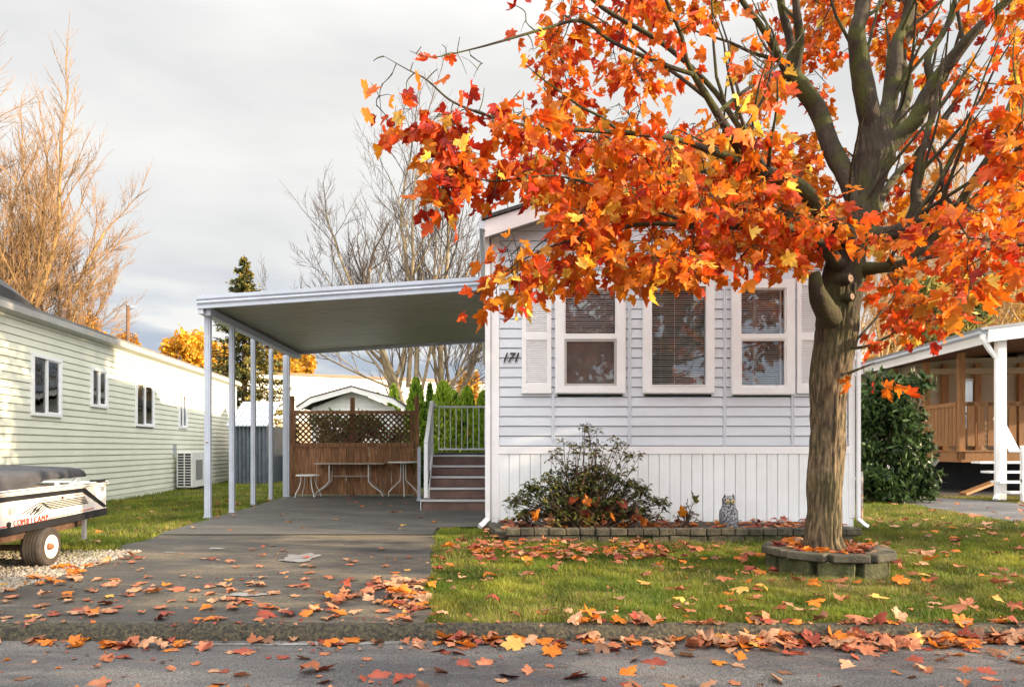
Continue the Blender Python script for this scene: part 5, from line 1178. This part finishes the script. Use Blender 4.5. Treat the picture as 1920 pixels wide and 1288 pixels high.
# ------------------------------------------------------------------ shrubs in the bed
def lance(n_,base,length,width,dirs,droop=.3):
    """n_ leaf blades as 4-vertex folded diamonds"""
    V=[];T=[]
    for i in range(n_):
        b=base[i]; d=dirs[i].normalized(); l=length*random.uniform(.7,1.25); w=width*random.uniform(.8,1.2)
        s=d.cross(Vector((random.gauss(0,.5),random.gauss(0,.5),1))).normalized(); up=s.cross(d)
        m=b+d*l*.5+up*l*.06; t=b+d*l-Vector((0,0,droop*l))
        k=len(V); V+=[b,m+s*w+up*w*.3,t,m-s*w+up*w*.3,m]; T+=[(k,k+1,k+4),(k+1,k+2,k+4),(k+2,k+3,k+4),(k+3,k,k+4)]
    return V,T
def shrub(root,n_st,h,rx,ry,mats,nleaf,ll,lw_,base_r=.15,lean=0,upper=.9,name='foliage'):
    stems=MB(); base=[];dirs=[]
    for i in range(n_st):
        a=random.uniform(0,6.283); t=random.random()**.6; ex=Vector((math.cos(a)*rx*t+lean,math.sin(a)*ry*t,h*math.sqrt(max(.05,1-(t*upper)**2))*random.uniform(.55,1.02)))
        st_=Vector((math.cos(a)*base_r*t,math.sin(a)*base_r*t,0)); mid=st_.lerp(ex,.5)+Vector((random.gauss(0,.05),random.gauss(0,.05),.05))
        pts=spline([st_,mid,ex],4); stems.tube(pts,list(np.linspace(.008,.003,len(pts))),4,cap=False)
        for _ in range(nleaf):
            f=random.choice([1,1,1,random.uniform(.35,1)]); p=pts[min(len(pts)-1,int(f*(len(pts)-1)))]+Vector((random.gauss(0,.025),random.gauss(0,.025),random.gauss(0,.02)))
            base.append(p); an=random.uniform(0,6.283); dirs.append(Vector((math.cos(an),math.sin(an),random.uniform(-.2,.7))))
    V,T=lance(len(base),base,ll,lw_,dirs)
    place(name,fast(name,[v[:] for v in V],T,mats,mi=np.repeat(np.random.randint(0,len(mats),len(base)),4)),root,kind='stuff')
    stems.obj('stems',M('shrub_stem',(.10,.06,.035),.8),root,kind='stuff')
rg1=leafmat('rhodo_green',(.06,.08,.022),(.13,.14,.04),.2,.4); rg2=leafmat('rhodo_olive',(.14,.14,.035),(.21,.18,.05),.2,.45); rg3=leafmat('rhodo_brown',(.13,.075,.03),(.20,.11,.04),.2,.5); rg4=leafmat('rhodo_dark',(.022,.035,.015),(.04,.05,.02),.15,.35)
r1_=thing('rhododendron','broad straggly olive-green shrub growing in the bed before the white skirting','shrub',(1.13,7.78,.08))
shrub(r1_,170,.70,.92,.32,[rg1,rg2,rg1,rg4],15,.085,.017,.2,lean=.0)
shrub(r1_,60,1.14,.58,.22,[rg1,rg2,rg3,rg2],13,.075,.015,.12,lean=.12,upper=.8,name='upper_foliage')
shrub(r1_,120,.30,.85,.34,[rg1,rg4,rg2,rg3],13,.08,.017,.3,name='lower_foliage')
shrub(r1_,4,1.30,.16,.1,[rg1,rg4],13,.055,.009,.05,name='tall_shoots')
for o_ in r1_.children: pass
for i in range(14):
    o=place('caught_leaf',lmesh(i%10,GM[[3,2,3,5,2,0][i%6]],('g',[3,2,3,5,2,0][i%6])),r1_,loc=(lambda q: (q,-.24+random.uniform(-.06,.06),random.uniform(.08,max(.12,.62-abs(q)*.7))))(random.gauss(.05,.3)),rot=(random.uniform(.6,1.8),random.gauss(0,.5),random.uniform(0,6)),scale=(.12,)*3)
r2_=thing('small_plant','small withered plant with two drooping leaves between the shrub and the owl','plant',(P(1285,975,7.9).x,7.9,.08))
shrub(r2_,16,.26,.16,.1,[rg2,rg3,rg4],6,.06,.012,.05)
for x,z in ((.02,.34),(.09,.30)):
    mb=MB(); mb.tube([(0,0,0),(x*.5,-.01,z*.6),(x,-.02,z)],.004,5); mb.obj('stalk',MATS['shrub_stem'],r2_)
place('leaf',lmesh(3,rg2,('r',2)),r2_,loc=(.08,-.03,.33),rot=(1.2,.3,1.5),scale=(.13,)*3); place('leaf',lmesh(1,TM[3],('t',3)),r2_,loc=(-.05,-.06,.18),rot=(1.3,.2,3.0),scale=(.12,)*3)
# ------------------------------------------------------------------ laurel, background trees
def blobleaves(name,root,clusters,n,size,mats,flat=.5,shell=.5,hang=0.0,elong=1.6):
    """clusters: (centre, rx, ry, rz). Leaf faces scattered through the volumes"""
    w=np.array([c[1]*c[3] for c in clusters]); w=w/w.sum(); ci=np.random.choice(len(clusters),n,p=w)
    cen=np.array([clusters[i][0] for i in ci],float); rad=np.array([clusters[i][1:4] for i in ci],float)
    d=rng.normal(0,1,(n,3)); d/=np.linalg.norm(d,axis=1)[:,None]; r=rng.uniform(0,1,n)**shell
    c=cen+d*rad*r[:,None]*(1+.18*rng.normal(0,1,(n,1)))
    a=rng.normal(0,1,(n,3)); a[:,2]-=hang; a/=np.linalg.norm(a,axis=1)[:,None]
    b=np.cross(a,rng.normal(0,1,(n,3))); b/=np.linalg.norm(b,axis=1)[:,None]; s=size*rng.uniform(.6,1.3,n)[:,None]
    nn=np.cross(a,b)
    V=np.stack([c-a*s*elong*.5,c+b*s*.35+nn*s*.1,c+a*s*elong*.5,c-b*s*.35+nn*s*.1],1).reshape(-1,3)
    T=(np.arange(n)[:,None]*4+np.array([[0,1,2,3]])).reshape(-1,4)
    return place(name,fast(name,V,T,mats,mi=np.random.randint(0,len(mats),n)),root,kind='stuff')
lg=[leafmat('laurel_green',(.030,.060,.018),(.06,.11,.03),.15,.3),leafmat('laurel_dark',(.015,.032,.012),(.03,.05,.02),.1,.3),leafmat('laurel_light',(.07,.12,.035),(.10,.16,.05),.2,.5)]
lr=thing('laurel_bush','tall dark green laurel bush between the blue-grey home and the cedar deck','bush',(P(1665,920,12.6).x,12.6,0))
cl_=[]
for i in range(70):
    a=U(0,6.28); t=U(0,1)**.5; z=U(.15,2.25); wd=.70*(1-max(0,(z-1.6))*.35); cl_.append(((math.cos(a)*t*wd,math.sin(a)*t*.5,z),.26,.26,.24))
blobleaves('foliage',lr,cl_,15000,.075,lg,hang=.8,elong=2.0)
mb=MB()
for i in range(12): a=U(0,6.28); mb.tube([(U(-.3,.3),U(-.2,.2),0),(math.cos(a)*.3,math.sin(a)*.2,1),(math.cos(a)*.6,math.sin(a)*.3,2)],[.03,.02,.01],5,cap=False)
mb.obj('stems',MATS['shrub_stem'],lr,kind='stuff')
# arborvitae row
ag=[leafmat('cedar_green',(.15,.26,.02),(.24,.38,.03),.3,.5),leafmat('cedar_lime',(.26,.36,.03),(.36,.44,.05),.3,.5),leafmat('cedar_dark',(.02,.05,.01),(.04,.07,.015),.2,.5)]
def arbor(px,Y,pytop,w,lab,lime):
    x=(px-910)/F*Y; h=1+(840-pytop)/F*Y; t=thing('arborvitae',lab,'tree',(x,Y,0),group='arborvitae behind the landing')
    n=5000; zz=rng.uniform(.0,1,n); ang=rng.uniform(0,6.283,n); rr=w*np.sqrt(np.clip(1-zz,0,1))**1.0*np.clip(.55+zz*2,0,1)*(.55+.5*rng.uniform(0,1,n)**.5); rr*=1+.22*np.sin(ang*5+zz*14)
    c=np.c_[np.cos(ang)*rr,np.sin(ang)*rr,zz*h]; s=.10*rng.uniform(.5,1.2,n)[:,None]
    a=np.c_[np.cos(ang)*.35,np.sin(ang)*.35,np.ones(n)]+rng.normal(0,.25,(n,3)); a/=np.linalg.norm(a,axis=1)[:,None]; b=np.cross(a,rng.normal(0,1,(n,3))); b/=np.linalg.norm(b,axis=1)[:,None]
    V=np.stack([c-a*s*.6,c+b*s*.28,c+a*s,c-b*s*.28],1).reshape(-1,3); T=(np.arange(n)[:,None]*4+np.array([[0,1,2,3]])).reshape(-1,4)
    mi=np.random.choice(3,n,p=lime); place('foliage',fast('foliage',V,T,ag,mi=mi),t,kind='stuff'); MB().tube([(0,0,0),(0,0,h*.8)],[.06,.02],6).obj('trunk',MATS['shrub_stem'],t)
arbor(780,18,712,.42,'tallest green arborvitae just left of the white stair railing',[.6,.15,.25])
arbor(806,19.5,722,.20,'narrow dark arborvitae between two bright green ones',[.3,.0,.7])
arbor(831,18.3,718,.58,'wide lime-green arborvitae behind the left of the railing',[.3,.6,.1])
arbor(850,20,735,.5,'deep green arborvitae half hidden behind the lime one',[.55,.15,.3])
arbor(876,18.6,728,.46,'pointed green arborvitae at the middle of the railing',[.45,.4,.15])
arbor(907,18.4,736,.46,'rightmost arborvitae next to the corner of the home',[.4,.45,.15])
arbor(738,24,722,.38,'small lone arborvitae above the right slope of the shed',[.5,.25,.25])
blobleaves('low_hedge',None,[((-1.5+.5*i,17.6,.35),.4,.3,.5) for i in range(6)],5000,.09,[lg[1],ag[2]]).__setitem__('kind','stuff')
# bushes behind the lattice
bb=thing('garden_bush','leafy green bush seen through the lattice panel','bush',(P(670,840,15.6).x,15.6,0))
blobleaves('foliage',bb,[((U(-.85,.95),U(-.3,.3),U(.5,1.65)),.28,.25,.26) for _ in range(36)],5200,.08,[rg1,rg2,lg[2]],elong=1.9)
MB().tube([(0,0,0),(.05,0,1.3)],[.05,.02],6).obj('trunk',MATS['shrub_stem'],bb)
b2=thing('garden_bush','dark low bush beyond the green fence','bush',(P(520,840,23).x,23,0))
blobleaves('foliage',b2,[((U(-.9,.9),U(-.3,.3),U(.3,1.0)),.35,.3,.3) for _ in range(14)],2500,.12,[rg1,lg[1]])
MB().tube([(0,0,0),(0,0,.8)],[.05,.02],6).obj('trunk',MATS['shrub_stem'],b2)

# spruce
sm_=[leafmat('spruce_green',(.05,.07,.022),(.10,.11,.035),.1,.6),leafmat('spruce_sunlit_tip',(.24,.19,.04),(.36,.27,.06),.15,.6),leafmat('spruce_dark',(.015,.028,.014),(.03,.045,.02),.1,.6)]  # the tip colour carries golden sunlight
SY=25; spx=458; sh_=1+(840-478)/F*SY
sp_=thing('spruce_tree','tall dark spruce with golden-lit branch tips rising behind the carport','tree',((spx-910)/F*SY,SY,0))
MB().tube([(0,0,0),(0,0,sh_*.6),(0,0,sh_)],[.16,.08,.015],8).obj('trunk',MATS['shrub_stem'],sp_)
V=[];mi=[]; bm_=MB(); z=.6
while z<sh_-.05:
    t=1-z/sh_; L=2.0*min(1,t*1.35)**.9+.05
    for k in range(7 if t>.1 else 4):
        a=U(0,6.283); l=L*U(.7,1.1); dz=-.18*l+.10*l*random.random(); d=Vector((math.cos(a),math.sin(a),0))
        pts=[Vector((0,0,z)),Vector((0,0,z))+d*l*.5+Vector((0,0,dz*.8)),Vector((0,0,z))+d*l+Vector((0,0,dz*.6))]
        bm_.tube(pts,[.02,.012,.004],3,cap=False)
        nn=int(14+l*60)
        for q in range(nn):
            f=U(.1,1.05); p=pts[0].lerp(pts[1],f*2) if f<.5 else pts[1].lerp(pts[2],(f-.5)*2)
            o_=Vector((U(-1,1),U(-1,1),U(-1.2,.5)))*.11*(.4+t); e=(d*.6+Vector((U(-1,1),U(-1,1),U(-.9,.5)))).normalized()*U(.07,.15); s_=e.cross(Vector((U(-1,1),U(-1,1),1))).normalized()*.034
            c=p+o_; V+=[(c-e*.4)[:],(c+s_)[:],(c+e)[:],(c-s_)[:]]; mi.append(1 if (random.random()<.25 or (d.x>.2 and random.random()<.35)) else random.choice([0,0,2]))  # more gold-painted tips on the sun-facing side
    z+=.155*(.6+t)
place('foliage',fast('foliage',V,np.arange(len(V)).reshape(-1,4),sm_,mi=mi),sp_,kind='stuff'); bm_.obj('branches',MATS['shrub_stem'],sp_,kind='stuff')

# bare trees
def bare(name,lab,loc_,stems,lv,bk,seed,up=.25,group=None,fan=.55,kids=4,twig=.012,mt2=None,ratio=.62):
    rn=random.Random(seed); t=thing(name,lab,'tree',loc_,group=group); big=MB(); fine=MB()
    def grow(p,d,L,r,l):
        n=5; pts=[p]; rs=[r]; q=p
        r1=max(twig*.6,r*.55)
        for i in range(n):
            d=(d+Vector((rn.gauss(0,.09),rn.gauss(0,.09),rn.gauss(0,.05)+up*.12))).normalized(); q=q+d*L/n; pts.append(q); rs.append(r+(r1-r)*(i+1)/n)
        (big if l>=lv-1 else fine).tube(pts,rs,6 if l>=lv-1 else 3,cap=False)
        if l<=0: return
        k=kids+(1 if l>=lv-1 else 0)
        for i in range(k):
            f=.28+.72*(i+rn.random()*.8)/k; j=min(n-1,int(f*n)); a=pts[j].lerp(pts[j+1],f*n-j if f<1 else 1)
            s=d.cross(Vector((rn.gauss(0,1),rn.gauss(0,1),rn.gauss(0,1)))).normalized()
            nd=(d+s*fan*(1+.5*rn.random())).normalized()
            grow(a,nd,L*ratio*(1.15-.45*f)*rn.uniform(.8,1.2),max(twig,rs[j]*.5),l-1)
        grow(pts[-1],d,L*.55,r1,l-1)
    for (p,d,L,r) in stems: grow(Vector(p),Vector(d).normalized(),L,r,lv)
    big.obj('trunk',bk,t,smooth=True); fine.obj('branches',mt2 or bk,t,kind='stuff'); return t
gold=M('golden_bark',(.36,.22,.08),.8,.25,4); gtw=M('reddish_twig',(.25,.145,.065),.8,.25,2)
pale=M('pale_bark',(.24,.18,.10),.8,.3,4); ptw=M('grey_twig',(.09,.065,.05),.8,.25,2)
bx_=(-45-910)/F*34
bare('bare_tree','large leafless tree with gold and russet twigs rising behind the cream home',(bx_,34,0),
 [((-1.0,0,0),(-.02,0,1),11.5,.24),((0,0,0),(.02,.0,1),12.4,.24),((.5,.3,0),(.07,0,1),11.8,.2),((1.0,0,0),(.13,0,1),10.6,.18),((.9,.6,0),(.18,.1,1),9.8,.16),((1.3,.2,0),(.26,.1,1),7.2,.14),((1.6,.2,0),(.40,.0,1),6.2,.12),((1.8,0,0),(.66,0,1),6.4,.10),((2.0,.3,0),(.85,.1,1),6.0,.10),((-.4,.4,0),(-.01,.1,1),10.0,.2),((.8,.4,0),(.12,.1,1),8.6,.16)],4,gold,5,up=.34,fan=.46,kids=6,twig=.010,mt2=gtw,ratio=.50)
cx_=(765-910)/F*27
bare('bare_tree','grey leafless tree with upswept limbs standing behind the carport roof',(cx_,27,0),
 [((0,0,0),(-.04,0,1),5.8,.23),((-.15,0,2.6),(-.30,0,1),5.4,.10),((.1,0,2.6),(.10,.1,1),6.4,.12),((.2,0,2.2),(.55,0,1),4.8,.08),((-.3,0,3.0),(-.62,0,.62),4.2,.06),((0,0,3.4),(.0,-.1,1),6.2,.10),((.2,0,2.4),(1.0,0,.7),3.8,.06),((-.2,0,3.2),(-.9,0,.35),4.0,.05),((.1,.1,2.4),(.8,0,.25),3.4,.05)],4,pale,12,up=.42,fan=.55,kids=4,twig=.008,mt2=ptw,ratio=.56)
bare('bare_tree','slim leafless tree just left of the home roof corner',((842-910)/F*29,29,0),
 [((0,0,0),(.0,0,1),6.5,.17),((.3,0,2.5),(.3,0,1),4.6,.11),((.2,0,3),(-.25,0,1),4,.08)],4,pale,19,up=.5,fan=.4,kids=4,twig=.011,mt2=ptw,ratio=.55)
for i,(px,Y,lab,h,sd) in enumerate(((1625,24,'thin pale leafless tree right behind the maple trunk',6.5,31),(1868,26,'golden-lit leafless tree standing behind the porch roof',7.5,37),(1925,28,'leafless golden tree at the right edge above the porch',7.5,41),(1780,30,'tangled golden bare tree behind the laurel bush',5.0,43))):
    bare('bare_tree',lab,((px-910)/F*Y,Y,0),[((0,0,0),(.02,0,1),h,.17),((.1,0,1.5),(.28,0,1),h*.75,.1),((-.1,0,1.2),(-.25,0,1),h*.75,.1)],4,M('honey_bark',(.42,.27,.11),.8,.25,4),sd,up=.35,fan=.5,kids=4,twig=.013,mt2=M('honey_twig',(.44,.26,.10),.8,.25,2))
# leafy autumn trees
ym=[leafmat('autumn_gold',(.72,.38,.03),(.85,.52,.05),.35,.6),leafmat('autumn_amber',(.62,.25,.02),(.75,.36,.03),.35,.6),leafmat('autumn_olive',(.30,.22,.03),(.45,.30,.03),.3,.6)]
def leafy(px,Y,pt,wpx_,lab,n,size,mats=ym,seed=0,base=.3):
    x=(px-910)/F*Y; h=1+(840-pt)/F*Y; w=wpx_/2/F*Y; t=thing('autumn_tree',lab,'tree',(x,Y,0)); cl=[]
    for i in range(60):
        a=U(0,6.283); q=U(0,1)**.5; zz=U(base,1); ww=w*math.sqrt(max(.03,1-((zz-.55)/.5)**2)) if zz>.5 else w*(.8+.4*zz); cl.append(((math.cos(a)*q*ww*.85,math.sin(a)*q*ww*.7,zz*h*.93),w*.24,w*.24,h*.07+.1))
    blobleaves('foliage',t,cl,n,size,mats); mb=MB(); mb.tube([(0,0,0),(0,0,h*.6)],[.14,.05],6)
    for i in range(10): c=random.choice(cl)[0]; mb.tube([(0,0,h*.35),c],[.05,.015],4,cap=False)
    mb.obj('trunk',gold,t)
leafy(352,42,612,118,'round golden-yellow tree above the roof of the cream home',9000,.20)
leafy(172,40,584,90,'amber tree behind the vent pipe on the cream roof',4500,.20,[ym[1],gtw,ym[0]])
leafy(232,46,618,90,'small orange tree low behind the street lamp',3500,.20,[ym[1],gtw])
leafy(530,44,628,90,'gold tree seen between the far carport posts',6000,.2)
leafy(575,46,650,50,'small gold tree right of the last carport post',3000,.2)
leafy(410,44,640,70,'golden tree behind the dark spruce',4000,.2)
leafy(880,46,690,60,'pale orange tree seen under the right end of the carport',2500,.2)
leafy(1700,34,560,120,'amber tree behind the laurel bush',4500,.17,[ym[1],ym[2],MATS['honey_twig']])
leafy(1900,36,520,150,'golden tree high above the porch roof',6000,.17)
leafy(1640,40,640,100,'low pale gold tree beside the corner of the home',3000,.17,[ym[0],MATS['honey_twig']])
# evergreen boughs with gold tips behind the porch roof
et=thing('evergreen_tree','green and gold feathery evergreen rising above the white porch gutter','tree',((1790-910)/F*19,19,0))
blobleaves('foliage',et,[((U(-1.2,1.2),U(-.6,.6),U(2.2,5.6)),.4,.4,.25) for _ in range(40)],9000,.10,[leafmat('ever_gold',(.35,.27,.06),(.45,.33,.08),.2,.6),leafmat('ever_green',(.07,.09,.02),(.12,.13,.03),.2,.6)],hang=.8,elong=3)
MB().tube([(0,0,0),(0,0,5)],[.15,.04],6).obj('trunk',gold,et)
# off-frame trees: evergreens added to cast shade, and a maple across the street
def dense(x,y,h,w,lab,n=12000,size=.22,mats=None,z0=.0):
    t=thing('off_frame_tree',lab,'tree',(x,y,0)); cl=[]
    for i in range(50): a=U(0,6.283); q=U(0,1)**.5; zz=U(.12,1); cl.append(((math.cos(a)*q*w,math.sin(a)*q*w,z0+zz*(h-z0)),w*.35,w*.35,h*.09))
    blobleaves('foliage',t,cl,n,size,mats or lg); MB().tube([(0,0,0),(0,0,h*.8)],[.2,.06],8).obj('trunk',gold,t)
dense(11.5,6.4,8.2,1.25,'dense evergreen further right along the street, outside the photo')  # unseen evergreen added to shade the house front
dense(13,-.4,5.0,.9,'second evergreen further right along the street, outside the photo',5000)  # unseen evergreen added to shade the road
dense(1.2,-9.5,6.5,2.4,'orange maple across the street reflected in the middle window',7000,.22,[TM[2],TM[3]],2.0)
# far tree line
fl_=[((-75+150*(i+U(-.3,.3))/60,95+U(-6,6),U(1,4)),2.2,2,2.5) for i in range(60)]
blobleaves('tree_line',None,fl_,9000,.9,[ym[2],gtw,ptw])
